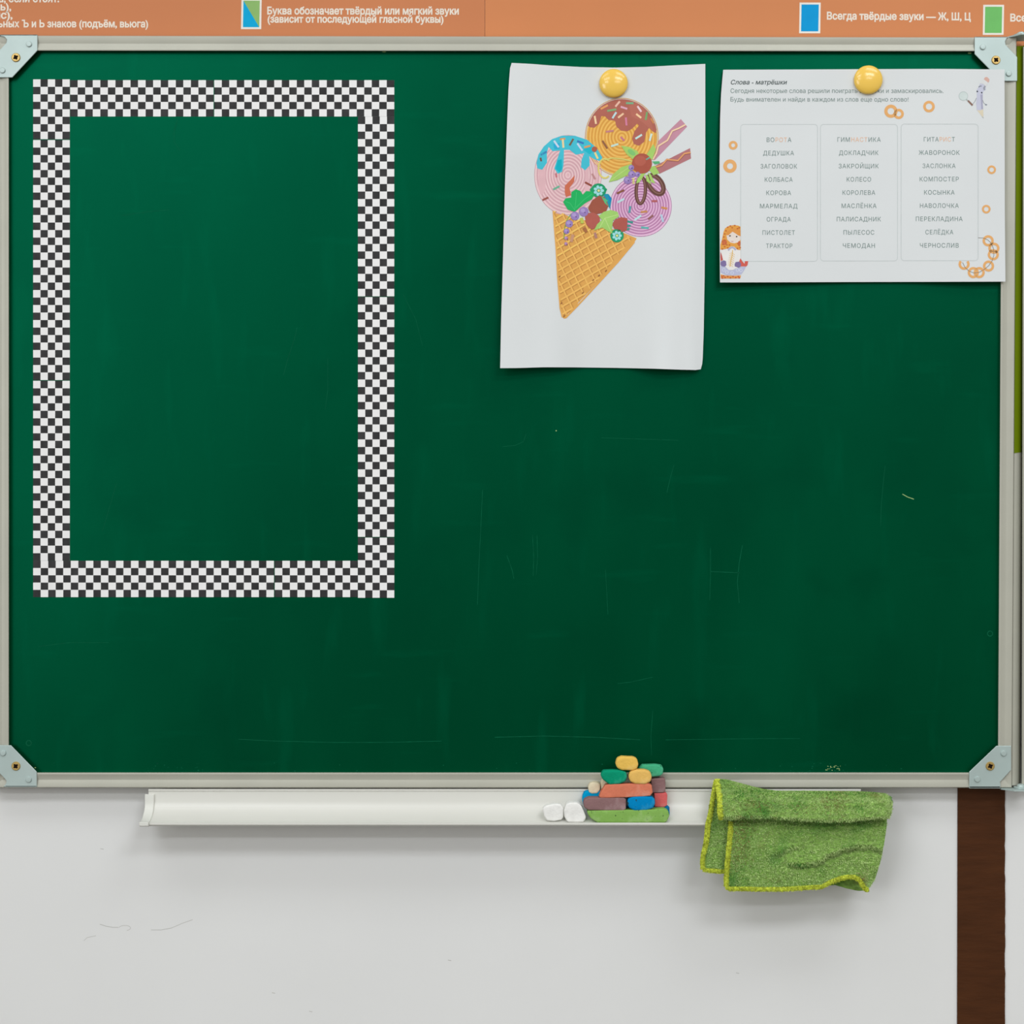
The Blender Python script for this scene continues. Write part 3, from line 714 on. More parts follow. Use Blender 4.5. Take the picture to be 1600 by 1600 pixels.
a.poly(C4([(518, 1430), (540, 1395), (590, 1390), (645, 1420), (648, 1465), (600, 1530), (570, 1535), (530, 1490)]), (180, 96, 86), 4)
a.poly(C4([(752, 1490), (780, 1450), (830, 1430), (885, 1440), (880, 1545), (830, 1560), (770, 1530)]), (176, 92, 82), 3)
a.poly(C4([(636, 1420), (680, 1385), (740, 1368), (800, 1385), (812, 1425), (760, 1460), (752, 1530), (755, 1572), (715, 1550), (670, 1520), (596, 1545), (625, 1490), (665, 1455)]), (162, 208, 112), 5)
a.line(C4([(640, 1530), (690, 1440), (800, 1410)]), 0.8, (200, 228, 150), 6); a.line(C4([(690, 1440), (740, 1550)]), 0.8, (200, 228, 150), 6)
for x, y, r in ((508, 1383, 41), (432, 1420, 37), (383, 1487, 32), (360, 1552, 24), (357, 1612, 17), (355, 1660, 15)): a.ell(*c4(x, y), r * .18125, r * .18125, (154, 130, 190) if y < 1600 else (182, 128, 150), 5); a.ell(*c4(x - r * .2, y - r * .25), r * .09, r * .08, (176, 156, 208), 6, n=14); a.ell(*c4(x + 10, y + 8), 0.9, 0.9, (86, 64, 116), 7, n=8)
a.line(C4([(400, 1400), (360, 1460), (340, 1540), (338, 1620)]), 1.0, (110, 170, 80), 4)
a.rod(*c4(492, 1460), 9, 5, 80, (190, 200, 90), 4); a.rod(*c4(520, 1540), 8, 5, 60, (170, 110, 70), 2); a.rod(*c4(610, 1588), 9, 4, 75, (180, 130, 120), 2); a.rod(*c4(408, 1612), 12, 4.5, -75, (200, 150, 120), 2)
fc = c4(795, 1590); a.ell(fc[0], fc[1], 10.5, 10.5, (34, 156, 108), 3); flower(fc[0], fc[1], 5.2)
a.done('printed_garnish', pic, 'green leaf, strawberries, blueberries and two small flowers')

# ------------------------------------------------------------------ word worksheet
def ws_y(px, py):
    d = math.hypot((px - 1356) / 90, (py - 125) / 90); pin = 1 - math.exp(-d * d)
    r = max(0, min(1, (px - 1400) / 140)); r = r * r * (3 - 2 * r)
    v = max(0, min(1, (py - 108) / 332)); l = max(0, (1340 - px) / 215)
    base = 0.0007 + pin * (0.0005 + 0.0096 * r * (1 if r < 1 else 1))
    base += pin * (1 - r) * (0.0072 * v ** 0.8 * (0.45 + 0.75 * l) + 0.0030 * l ** 2)
    return YB - base
wsh = thing('worksheet', P(1348, 441, YB), 'white landscape worksheet of printed words in three boxes, pinned by a yellow magnet', 'paper')
g = coons([(1130, 109), (1240, 108.6), (1356, 108), (1470, 107.6), (1569.5, 108.5)], [(1125, 441.3), (1240, 441), (1350, 440.6), (1460, 440.4), (1571, 440)],
          [(1130, 109), (1128.5, 125), (1126.5, 150), (1125.2, 185), (1124.4, 250), (1124.3, 330), (1124.6, 400), (1125, 441.3)], [(1569.5, 108.5), (1569.8, 200), (1570, 330), (1571, 440)], 48, 36)
bm = bmesh.new(); sheet(bm, g, lambda u, v, x, y: ws_y(x, y), 0.00025); build('paper_sheet', bm, m_paper, wsh, smooth=60)
TX = (120, 138, 134)
letter_line(wsh, ws_y, 'printed_heading', 'Слова - матрёшки', 1141.5, 1228.5, 131.8, 7.0, (72, 84, 84), 0.012, shear=0.22, layer=1)
letter_line(wsh, ws_y, 'printed_task_text', 'Сегодня некоторые слова решили поиграть в прятки и замаскировались.', 1141.5, 1474, 145.2, 7.0, TX, 0.0, layer=1)
letter_line(wsh, ws_y, 'printed_task_text', 'Будь внимателен и найди в каждом из слов еще одно слово!', 1141.5, 1419.5, 158.6, 7.0, TX, 0.0, layer=1)
OR = (232, 184, 150)
WORDS = [(('ВОРОТА', 1198, 1236.5, [(2, 5, OR)]), ('ДЕДУШКА', 1192.5, 1240.5), ('ЗАГОЛОВОК', 1188.5, 1245.5), ('КОЛБАСА', 1195, 1238.5), ('КОРОВА', 1197.5, 1236), ('МАРМЕЛАД', 1187.5, 1246), ('ОГРАДА', 1198, 1235.5), ('ПИСТОЛЕТ', 1191.5, 1242), ('ТРАКТОР', 1197, 1238)),
         (('ГИМНАСТИКА', 1308.5, 1376, [(3, 7, OR)]), ('ДОКЛАДЧИК', 1311, 1372.5), ('ЗАКРОЙЩИК', 1310.5, 1373), ('КОЛЕСО', 1323, 1361), ('КОРОЛЕВА', 1316.5, 1367.5), ('МАСЛЁНКА', 1315, 1369.5), ('ПАЛИСАДНИК', 1307.5, 1376.5), ('ПЫЛЕСОС', 1318, 1366), ('ЧЕМОДАН', 1317, 1367)),
         (('ГИТАРИСТ', 1443.5, 1492, [(4, 7, OR)]), ('ЖАВОРОНОК', 1435.5, 1499.5), ('ЗАСЛОНКА', 1441.5, 1493), ('КОМПОСТЕР', 1437, 1498), ('КОСЫНКА', 1444, 1491.5), ('НАВОЛОЧКА', 1437.5, 1498), ('ПЕРЕКЛАДИНА', 1431, 1504), ('СЕЛЁДКА', 1446, 1489.5), ('ЧЕРНОСЛИВ', 1437.5, 1498))]
for ci, colw in enumerate(WORDS):
    for ri, wd in enumerate(colw):
        letter_line(wsh, ws_y, 'printed_word', wd[0], wd[1], wd[2], 221.8 + ri * 20.72 - ci * 0.35, 7.0, (118, 138, 134), 0.0, layer=1, spacing=1.12, colours=wd[3] if len(wd) > 3 else None)
a = Art(ws_y)
def rrect(x0, y0, x1, y1, r):
    pts = []
    for cx, cy, s in ((x1 - r, y0 + r, -90), (x1 - r, y1 - r, 0), (x0 + r, y1 - r, 90), (x0 + r, y0 + r, 180)):
        for k in range(7): t = math.radians(s + k * 15); pts.append((cx + r * math.cos(t), cy + r * math.sin(t)))
    return pts
for x0, x1, y0, y1 in ((1157.3, 1277.3, 194.3, 408.3), (1282, 1402.3, 194.3, 407.7), (1408, 1528.3, 193.8, 407.2)):
    a = Art(ws_y); a.line(rrect(x0, y0, x1, y1, 5), 0.9, (196, 203, 203), 0, closed=True); a.done('printed_box', wsh)
RG = (228, 172, 110)
for x, y, r, w_ in ((1145.5, 227, 5.0, 3.2), (1140.6, 259.6, 7.6, 4.8), (1392, 173.8, 7.8, 4.2), (1404.2, 178, 6.0, 3.4), (1451.5, 166.5, 7.0, 3.4), (1549.4, 265.2, 5.2, 2.6), (1541, 326.8, 5.2, 2.6),
                  (1544, 376.2, 6.8, 3.2), (1553, 387.8, 6.8, 3.2), (1552, 398, 6.8, 3.2), (1544.6, 415.7, 6.8, 3.2), (1530, 425.9, 6.8, 3.2), (1520.8, 425.9, 6.8, 3.2)):
    a = Art(ws_y); a.ring(x, y, r, w_ * 1.22, RG, 1, n=30); a.done('printed_ring', wsh, 'orange bread ring')
a = Art(ws_y); a.ring(1506.4, 412.8, 6.8, 3.9, RG, 1, n=26, a0=math.radians(-42), a1=math.radians(222)); a.done('printed_ring', wsh, 'orange bread ring')
a = Art(ws_y); a.line([(1528, 371.6), (1536, 371.8), (1543, 374.5), (1549, 380), (1552.5, 389), (1553, 399), (1550, 408), (1545, 415), (1538, 421), (1530, 425.5), (1522, 426.5), (1514, 423.5), (1508, 418), (1504, 410)], 0.7, (120, 112, 100), 2)
a.done('printed_string', wsh, 'thin dark string')
def D6(pts): return [(1100 + x * 0.06873, 340 + y * 0.06875) for x, y in pts]
a = Art(ws_y)
def dd(x, y): return (1100 + x * 0.06873, 340 + y * 0.06875)
a.poly(D6([(370, 730), (372, 620), (400, 530), (425, 420), (445, 320), (480, 240), (560, 190), (680, 168), (780, 182), (830, 205), (830, 735), (760, 730), (690, 660), (620, 650), (560, 690), (490, 715)]), (226, 160, 74), 1)
a.poly(D6([(510, 400), (560, 320), (650, 300), (740, 310), (830, 420), (830, 500), (780, 560), (690, 585), (600, 565), (530, 500)]), (228, 216, 208), 2)
a.poly(D6([(505, 400), (530, 310), (600, 262), (720, 252), (830, 290), (832, 425), (770, 400), (700, 350), (650, 320), (600, 360), (560, 400)]), (222, 150, 76), 3)
for x, y in ((500, 300), (540, 220), (600, 190), (700, 180), (760, 250), (800, 230), (470, 370), (450, 440), (420, 540), (470, 520), (500, 580), (430, 610), (470, 660), (540, 690), (420, 715), (770, 590), (810, 560), (800, 630), (760, 700), (820, 680), (640, 230), (580, 620), (520, 620)):
    a.ell(*dd(x, y), 1.5, 1.2, (196, 104, 58), 4, n=8)
a.ell(*dd(465, 560), 4.0, 4.6, (204, 110, 70), 3, n=14); a.ell(*dd(800, 590), 2.2, 4.0, (204, 110, 70), 3, n=14)
a.ell(*dd(590, 415), 1.5, 1.1, (70, 64, 60), 4, n=10); a.ell(*dd(742, 432), 1.3, 1.1, (70, 64, 60), 4, n=10); a.line(D6([(620, 535), (640, 545), (670, 535)]), 0.8, (196, 130, 130), 4)
a.poly(D6([(375, 780), (410, 850), (440, 960), (380, 990), (372, 900)]), (196, 92, 86), 1); a.poly(D6([(825, 915), (870, 990), (920, 1050), (930, 990), (1005, 990), (990, 1080), (960, 1110), (840, 1110), (800, 990)]), (208, 96, 84), 1)
a.poly(D6([(375, 740), (500, 720), (640, 680), (760, 740), (830, 745), (830, 920), (800, 990), (780, 1120), (660, 1190), (560, 1190), (480, 1100), (430, 950), (400, 830)]), (230, 228, 226), 2)
a.line(D6([(550, 745), (590, 700), (640, 675), (690, 700), (720, 740)]), 2.6, (178, 176, 200), 3)
a.line(D6([(650, 740), (640, 860), (610, 980), (590, 1120)]), 1.4, (226, 186, 110), 3)
for k in range(7): y = 800 + k * 45; x = 640 - k * 7; a.line(D6([(x, y), (x - 60, y + 20 - k * 2)]), 0.8, (228, 190, 120), 3); a.line(D6([(x, y), (x + 60, y + 50)]), 0.8, (228, 190, 120), 3)
a.poly(D6([(372, 1090), (500, 1130), (560, 1190), (640, 1200), (720, 1160), (850, 1120), (960, 1110), (900, 1220), (850, 1290), (700, 1315), (500, 1310), (378, 1250)]), (184, 188, 214), 1)
for x, y in ((450, 1190), (520, 1240), (640, 1260), (760, 1190), (840, 1200)): a.ring(*dd(x, y), 2.2, 0.8, (214, 220, 234), 3, n=12)
a.poly(D6([(380, 1000), (450, 970), (500, 990), (512, 1080), (470, 1118), (400, 1105), (372, 1060)]), (126, 112, 158), 3); a.poly(D6([(720, 1010), (800, 1000), (840, 1040), (838, 1110), (790, 1140), (700, 1110), (695, 1060)]), (126, 112, 158), 3)
a.poly(D6([(378, 1290), (480, 1315), (700, 1322), (838, 1312), (830, 1375), (700, 1385), (380, 1385)]), (224, 152, 78), 2)
for x, y in ((410, 1340), (450, 1325), (480, 1365), (540, 1340), (600, 1370), (660, 1340), (720, 1365), (780, 1335), (800, 1370), (420, 1375)): a.ell(*dd(x, y), 1.4, 1.2, (196, 88, 60), 3, n=8)
a.done('printed_doll', wsh, 'nesting doll in an orange headscarf')
def D7(pts): return [(1480 + x * 0.0625, 100 + y * 0.0625) for x, y in pts]
def d7(x, y): return (1480 + x * 0.0625, 100 + y * 0.0625)
a = Art(ws_y)
a.poly(D7([(820, 490), (880, 490), (960, 545), (965, 640), (900, 690), (890, 800), (890, 980), (900, 1130), (820, 1160), (740, 1150), (725, 1000), (740, 800), (740, 650), (790, 560)]), (196, 198, 216), 0)
a.poly(D7([(830, 760), (885, 760), (885, 980), (898, 1120), (850, 1130), (845, 950)]), (168, 168, 190), 1)
a.poly(D7([(820, 485), (880, 400), (920, 385), (1020, 460), (1000, 520), (960, 550), (900, 500)]), (218, 220, 220), 1)
a.poly(D7([(915, 385), (945, 330), (1000, 325), (1055, 380), (1050, 440), (1025, 465)]), (212, 172, 160), 1)
a.line(D7([(785, 580), (820, 555), (860, 550)]), 1.6, (130, 134, 144), 2); a.line(D7([(950, 550), (920, 600), (935, 650)]), 2.6, (150, 154, 162), 2)
a.ell(*d7(752, 685), 1.2, 1.4, (80, 84, 94), 2, n=10); a.ell(*d7(862, 715), 1.2, 1.4, (80, 84, 94), 2, n=10)
a.poly(D7([(745, 1150), (900, 1135), (905, 1330), (860, 1300)]), (218, 208, 184), 0); a.poly(D7([(862, 1300), (905, 1330), (915, 1362), (890, 1350)]), (180, 184, 184), 1)
a.ell(*d7(405, 800), 6.8, 7.0, (206, 217, 215), 0, n=26); a.ring(*d7(405, 800), 6.8, 0.8, (186, 198, 196), 1, n=26)
a.line(D7([(475, 880), (520, 925)]), 1.6, (160, 170, 166), 1); a.line(D7([(520, 915), (635, 1035)]), 2.8, (140, 110, 98), 2)
a.line(D7([(640, 1000), (690, 940), (730, 850)]), 0.7, (140, 144, 150), 1); a.line(D7([(885, 900), (910, 970), (960, 1010)]), 0.7, (140, 144, 150), 1); a.ell(*d7(972, 1018), 1.8, 1.0, (130, 136, 150), 1, n=10)
a.done('printed_pencil', wsh, 'pale pencil figure with a magnifying glass')

# ------------------------------------------------------------------ magnets
def magnet(px, py, y0, label):
    bm = bmesh.new(); c = P(px, py, y0); R = 22.3 * S
    pr = [(0, 0), (R * 0.96, 0), (R, 0.0008), (R, 0.0026)] + [(R * math.cos(t), 0.0026 + 0.0046 * math.sin(t)) for t in [math.radians(d) for d in range(8, 90, 8)]] + [(0, 0.0072)]
    lathe(bm, c, pr, 56)
    tag(build('magnet', bm, m_magnet, smooth=50), label, 'magnet', 'yellow round magnets')
magnet(958.5, 131, ice_y(958.5, 131) - 0.0002, 'round yellow magnet holding the ice cream picture')
magnet(1356, 125.5, ws_y(1356, 125.5) - 0.0002, 'round yellow magnet holding the word worksheet')

# ------------------------------------------------------------------ chalk tray
TP = [(1233.0, -0.0186), (1232.6, -0.0200), (1233.2, -0.0214), (1235.5, -0.0216), (1236.2, -0.0206), (1252, -0.0210), (1259, -0.0220), (1266, -0.0246), (1272, -0.0288), (1277.5, -0.0340), (1282, -0.0395), (1285.2, -0.0440), (1286.3, -0.0462),
      (1285.2, -0.0470), (1285.6, -0.0480), (1288.6, -0.0482), (1290.6, -0.0462)]
BK = [(1286, -0.0390), (1281, -0.0325), (1275, -0.0270), (1268, -0.0228), (1260, -0.0200), (1250, -0.0190)]
def tz(py, Y): return P(0, py, Y).z
tray = thing('chalk_tray', P(780, 1290, -0.03), 'long pale metal chalk tray under the chalkboard', 'chalk tray')
def extr(bm, prof, x0, x1):
    A = [bm.verts.new((x0, y, z)) for y, z in prof]; B = [bm.verts.new((x1, y, z)) for y, z in prof]; n = len(prof)
    for k in range(n): bm.faces.new((A[k], A[(k + 1) % n], B[(k + 1) % n], B[k]))
    bm.faces.new(A[::-1]); bm.faces.new(B); bmesh.ops.recalc_face_normals(bm, faces=bm.faces[:])
xa, xb = P(232, 0, -0.021).x, P(1345, 0, -0.021).x
bm = bmesh.new(); extr(bm, [(y, tz(p, y)) for p, y in TP + BK], xa, xb); build('trough', bm, m_tray, tray, smooth=30)
CPF = [(1241, -0.0235), (1248, -0.0240), (1254, -0.0238), (1261, -0.0248), (1267, -0.0275), (1273, -0.0318), (1278.5, -0.0372), (1282.5, -0.0430), (1284, -0.0475), (1284.6, -0.0512), (1290.8, -0.0512), (1291.6, -0.0470)]
CPB = [(1288, -0.041), (1283, -0.0335), (1276, -0.0265), (1268, -0.0215), (1256, -0.0185), (1241, -0.0183)]
for xx0, xx1 in ((226.3, 240.5), (1338, 1352)):
    bm = bmesh.new(); extr(bm, [(y, tz(p, y)) for p, y in CPF + CPB], P(xx0, 0, -0.0235).x, P(xx1, 0, -0.0235).x)
    e = build('end_cap', bm, m_cap, tray, smooth=30); e['label'] = 'white plastic end cap'
    bv = e.modifiers.new('edge', 'BEVEL'); bv.width = 0.0005; bv.segments = 2; bv.limit_method = 'ANGLE'

# ------------------------------------------------------------------ chalk
def mchalk(nm, c, pits=None):
    sec = [(tuple(min(255, int(v + (255 - v) * 0.22)) for v in c), 70, 0.55, 0.75)]
    if pits: sec.append(((40, 60, 40), 330, 0.645, 0.675))
    return M('chalk_' + nm, c, 0.9, 0.08, (120, 0.06), (500, 0.35), second=sec)
CH = {'white': mchalk('white', (236, 236, 232)), 'cream': mchalk('cream', (226, 214, 184)), 'green': mchalk('green', (132, 176, 88), 1), 'mauve': mchalk('mauve', (140, 108, 108)), 'blue': mchalk('blue', (0, 132, 192), 1),
      'skyblue': mchalk('skyblue', (0, 150, 200)), 'darkblue': mchalk('darkblue', (20, 112, 160)), 'pink': mchalk('pink', (214, 100, 100)), 'orange': mchalk('orange', (214, 124, 96)), 'teal': mchalk('teal', (10, 146, 110)), 'mint': mchalk('mint', (70, 174, 130), 1),
      'yellow': mchalk('yellow', (232, 190, 92)), 'ochre': mchalk('ochre', (228, 184, 100))}
def chalk(poly, Yf, Yb, mat, label, bev=0.0022, seg=3, seed=0, rough=0.0004, group='sticks of coloured chalk in the tray'):
    bm = bmesh.new(); prism(bm, poly, Yf, Yb)
    bmesh.ops.bevel(bm, geom=bm.edges[:], offset=bev, segments=seg, profile=0.6, affect='EDGES', clamp_overlap=True)
    bmesh.ops.triangulate(bm, faces=[f for f in bm.faces if len(f.verts) > 4])
    bmesh.ops.subdivide_edges(bm, edges=[e for e in bm.edges if e.calc_length() > 0.004], cuts=2, use_grid_fill=True)
    for v in bm.verts:
        q = Vector((v.co.x * 120 + seed * 7.3, v.co.y * 120, v.co.z * 120)); v.co += Vector((noise.noise(q), noise.noise(q + Vector((5, 0, 0))), noise.noise(q + Vector((0, 9, 0))))) * rough
    tag(build('chalk_piece', bm, CH[mat], smooth=50), label, 'chalk', group)
def q8(x): return 840 + x * 0.1375
def K(pts): return [(840 + x * 0.1375, 1170 + y * 0.1375) for x, y in pts]
YF = -0.0462
# back row
chalk(K([(600, 660), (1470, 640), (1500, 660), (1502, 760), (1480, 800), (600, 790)]), -0.0315, -0.0225 - 0.0035, 'darkblue', 'dark blue chalk stick lying behind the green one, its end showing at the right', seed=1)
chalk(K([(510, 540), (530, 490), (570, 478), (740, 480), (745, 640), (700, 655), (530, 655), (508, 600)]), -0.0325, -0.0235, 'skyblue', 'bright blue chalk piece peeking out behind the mauve stick at the left', seed=2)
chalk(K([(574, 440), (592, 395), (640, 380), (690, 383), (716, 410), (712, 470), (676, 512), (620, 515), (582, 495)]), -0.0335, -0.0235, 'cream', 'small cream chalk stub at the left end of the salmon stick', bev=0.003, seed=3)
chalk(K([(716, 385), (735, 352), (800, 345), (830, 380), (830, 478), (725, 478)]), -0.0325, -0.0235, 'cream', 'tiny cream chalk stub showing behind the teal piece', bev=0.002, seed=4)
chalk(K([(1325, 505), (1465, 503), (1475, 520), (1472, 645), (1440, 664), (1330, 660)]), -0.0330, -0.0235, 'pink', 'pinkish red chalk piece at the right end of the pile', seed=5, bev=0.0016)
chalk(K([(1290, 345), (1440, 333), (1452, 350), (1452, 480), (1430, 498), (1300, 498)]), -0.0330, -0.0235, 'mauve', 'short brown mauve chalk piece standing on the pinkish red one', seed=6, bev=0.0014)
chalk(K([(1150, 225), (1190, 182), (1340, 178), (1410, 190), (1433, 225), (1425, 290), (1390, 315), (1300, 322), (1160, 320)]), -0.0330, -0.0235, 'mint', 'pale mint green chalk piece behind the right yellow one', seed=7, bev=0.0028)
# front row
chalk(K([(562, 705), (1330, 690), (1440, 682), (1485, 705), (1498, 760), (1470, 828), (1440, 842), (690, 842), (600, 790), (565, 740)]), YF, -0.0330, 'green', 'long light green chalk stick at the bottom of the pile', seed=8, bev=0.0020)
chalk(K([(520, 610), (530, 580), (580, 556), (985, 560), (1005, 580), (1002, 685), (975, 703), (580, 700), (530, 670)]), YF + 0.0006, -0.0340, 'mauve', 'brown mauve chalk stick lying on the left half of the green one', seed=9, bev=0.0016)
chalk(K([(1018, 620), (1030, 565), (1080, 545), (1290, 542), (1330, 570), (1336, 630), (1310, 680), (1240, 703), (1100, 706), (1040, 675)]), YF - 0.0002, -0.0340, 'blue', 'blue chalk piece lying on the right half of the green one', seed=10, bev=0.0030)
chalk(K([(698, 550), (720, 490), (770, 415), (800, 405), (1250, 392), (1300, 415), (1308, 500), (1280, 538), (1000, 552), (720, 560)]), YF + 0.0006, -0.0345, 'orange', 'long salmon orange chalk stick in the middle of the pile', seed=11, bev=0.0016)
chalk(K([(718, 300), (745, 250), (830, 244), (960, 246), (1010, 270), (1020, 320), (1000, 375), (930, 404), (820, 410), (740, 350)]), YF, -0.0345, 'teal', 'teal green chalk piece lying on the salmon stick, left of a yellow one', seed=12, bev=0.0032)
chalk(K([(1030, 320), (1050, 265), (1120, 240), (1220, 238), (1280, 262), (1302, 320), (1285, 380), (1220, 404), (1110, 404), (1055, 375)]), YF - 0.0004, -0.0345, 'ochre', 'yellow chalk piece lying on the salmon stick, right of the teal one', seed=13, bev=0.0034)
chalk(K([(882, 170), (900, 110), (950, 90), (1080, 90), (1130, 115), (1150, 180), (1130, 230), (1080, 248), (960, 248), (905, 220)]), YF + 0.0008, -0.0350, 'yellow', 'yellow chalk piece on top of the pile', seed=14, bev=0.0030)
# white stubs
chalk(K([(52, 680), (90, 650), (200, 628), (262, 632), (294, 680), (290, 780), (270, 812), (190, 828), (110, 815), (70, 760)]), -0.0445, -0.0330, 'white', 'white chalk stub furthest left in the tray', seed=15, bev=0.0032, rough=0.0008)
chalk(K([(298, 700), (320, 630), (360, 612), (455, 612), (500, 650), (556, 790), (520, 838), (340, 838), (302, 780)]), -0.0455, -0.0320, 'white', 'larger white chalk stub leaning against the coloured pile', seed=16, bev=0.0036, rough=0.0007)

# ------------------------------------------------------------------ towel
m_towel = M('green_microfibre', (128, 164, 82), 0.95, 0.05, (260, 0.28, (1, 1, 1.6)), (520, 0.8, (0.7, 1, 1.3)), second=[((84, 136, 58), 38, 0.55, 0.72), ((150, 186, 106), 24, 0.60, 0.80), ((122, 116, 66), 26, 0.64, 0.80)])
m_pile = M('green_pile', (186, 212, 138), 0.95, 0.05, (300, 0.30), None, second=[((108, 164, 82), 38, 0.55, 0.72), ((190, 214, 150), 24, 0.60, 0.80), ((160, 144, 92), 26, 0.60, 0.74)])
m_hem = M('yellow_green_hem', (188, 200, 70), 0.9, 0.08, (420, 0.35), (900, 0.6))
towel = thing('cleaning_cloth', P(1250, 1390, -0.06), 'green microfibre cloth with a yellowish hem draped over the chalk tray', 'cloth')
def nz(px, py, f, s=0): return noise.noise(Vector((px * f + s, py * f, s * 1.7)))
def yA(u, v, px, py):
    y = lerp_tab([(0, -0.043), (0.18, -0.050), (0.45, -0.062), (0.72, -0.070), (0.9, -0.073), (1.0, -0.070)], v)
    y -= 0.0022 * nz(px, py, 0.035, 2) + 0.0010 * nz(px, py, 0.09, 5)
    y += 0.004 * max(0, (0.06 - u) / 0.06) ** 2 + 0.008 * max(0, (u - 0.94) / 0.06) ** 2
    y += 0.0025 * math.exp(-((py - (1262 - (px - 1140) * 0.18)) / 6.0) ** 2) * max(0, 1 - abs(px - 1175) / 55)
    return y
def ln(px, pts):
    for (x0, y0), (x1, y1) in zip(pts, pts[1:]):
        if x0 <= px <= x1: t = (px - x0) / (x1 - x0); return y0 + (y1 - y0) * (t * t * (3 - 2 * t))
    return None
CR1 = [(1225, 1351), (1250, 1354), (1275, 1351), (1300, 1337), (1322, 1328), (1345, 1322)]
CR2 = [(1318, 1332), (1340, 1325), (1358, 1325), (1388, 1334)]
CR3 = [(1195, 1342), (1215, 1336), (1240, 1326), (1262, 1322)]
def crease(px, py, pts, amp):
    q = ln(px, pts)
    if q is None: return 0
    x0, x1 = pts[0][0], pts[-1][0]; w_ = min(1, (px - x0) / 18.0, (x1 - px) / 14.0 if x1 < 1380 else 1); d = py - q
    return amp * max(0, w_) * (math.exp(-((d + 5) / 6) ** 2) - 1.1 * math.exp(-((d - 2) / 4.5) ** 2))
def yB(u, v, px, py):
    y = lerp_tab([(0, -0.0525), (0.05, -0.0535), (0.14, -0.0585), (0.5, -0.0610), (1.0, -0.0580)], v)
    y -= crease(px, py, CR1, 0.0042) + crease(px, py, CR2, 0.0036) + crease(px, py, CR3, 0.0018)
    y -= 0.0016 * nz(px, py, 0.03, 9) + 0.0008 * nz(px, py, 0.08, 3)
    y -= 0.005 * max(0, 1 - abs(px - 1322) / 40) * max(0, (v - 0.7) / 0.3)
    return y
def yC(u, v, px, py):
    return lerp_tab([(0, -0.043), (0.30, -0.0470), (0.48, -0.0515), (0.75, -0.0528), (1, -0.0520)], v) - 0.001 * nz(px, py, 0.05, 7) + (0.0022 * math.exp(-((py - (1321 - (px - 1110) * 0.12)) / 4.5) ** 2))
def yD(u, v, px, py): return -0.0400 - 0.0030 * v
top_A = [(1118, 1217), (1135, 1218), (1150, 1222), (1172, 1228), (1192, 1233), (1215, 1236), (1260, 1236), (1310, 1236.5), (1345, 1237), (1365, 1238), (1384, 1240), (1391, 1245)]
bot_A = [(1125, 1280), (1140, 1281), (1165, 1279.5), (1200, 1279), (1235, 1281), (1270, 1283.5), (1305, 1285), (1330, 1284), (1350, 1281), (1372, 1279.5), (1389, 1278)]
lef_A = [(1118, 1217), (1119, 1228), (1121.5, 1242), (1122.5, 1256), (1122, 1268), (1125, 1280)]
rig_A = [(1391, 1245), (1394, 1253), (1393.5, 1264), (1392, 1272), (1389, 1278)]
gA = coons(top_A, bot_A, lef_A, rig_A, 110, 34)
top_B = [(1142, 1278), (1200, 1276), (1300, 1280), (1386, 1277)]
bot_B = [(1134.5, 1385), (1139, 1388.5), (1160, 1388.5), (1190, 1389.3), (1225, 1389), (1255, 1387), (1284, 1385.5), (1296, 1378.5), (1310, 1373), (1322, 1370), (1334, 1370), (1342, 1374), (1348, 1384), (1353, 1390.5), (1357, 1389)]
lef_B = [(1142, 1278), (1141, 1300), (1138.5, 1325), (1136, 1350), (1134.5, 1372), (1134.5, 1385)]
rig_B = [(1386, 1277), (1385, 1295), (1381, 1320), (1376, 1345), (1371, 1362), (1366, 1376), (1357, 1389)]
gB = coons(top_B, bot_B, lef_B, rig_B, 110, 56)
top_C = [(1119, 1219), (1160, 1228)]; bot_C = [(1098, 1358), (1104, 1359.5), (1120, 1361), (1160, 1364)]
lef_C = [(1119, 1219), (1115.5, 1235), (1112.5, 1252), (1110, 1270), (1106, 1288), (1104.5, 1305), (1102.5, 1320), (1098.5, 1335), (1097, 1347), (1098, 1358)]
gC = coons(top_C, bot_C, lef_C, [(1160, 1228), (1160, 1364)], 26, 50)
gD = coons([(1276, 1350), (1364, 1350)], [(1280, 1384), (1305, 1383), (1322, 1388), (1340, 1392), (1352, 1391.5), (1362, 1380)], [(1276, 1350), (1280, 1384)], [(1364, 1350), (1362, 1380)], 26, 14)
bm = bmesh.new()
FA = sheet(bm, gA, yA, 0.0022); FB = sheet(bm, gB, yB, 0.0022); FC = sheet(bm, gC, yC, 0.0020); FD = sheet(bm, gD, yD, 0.0018)
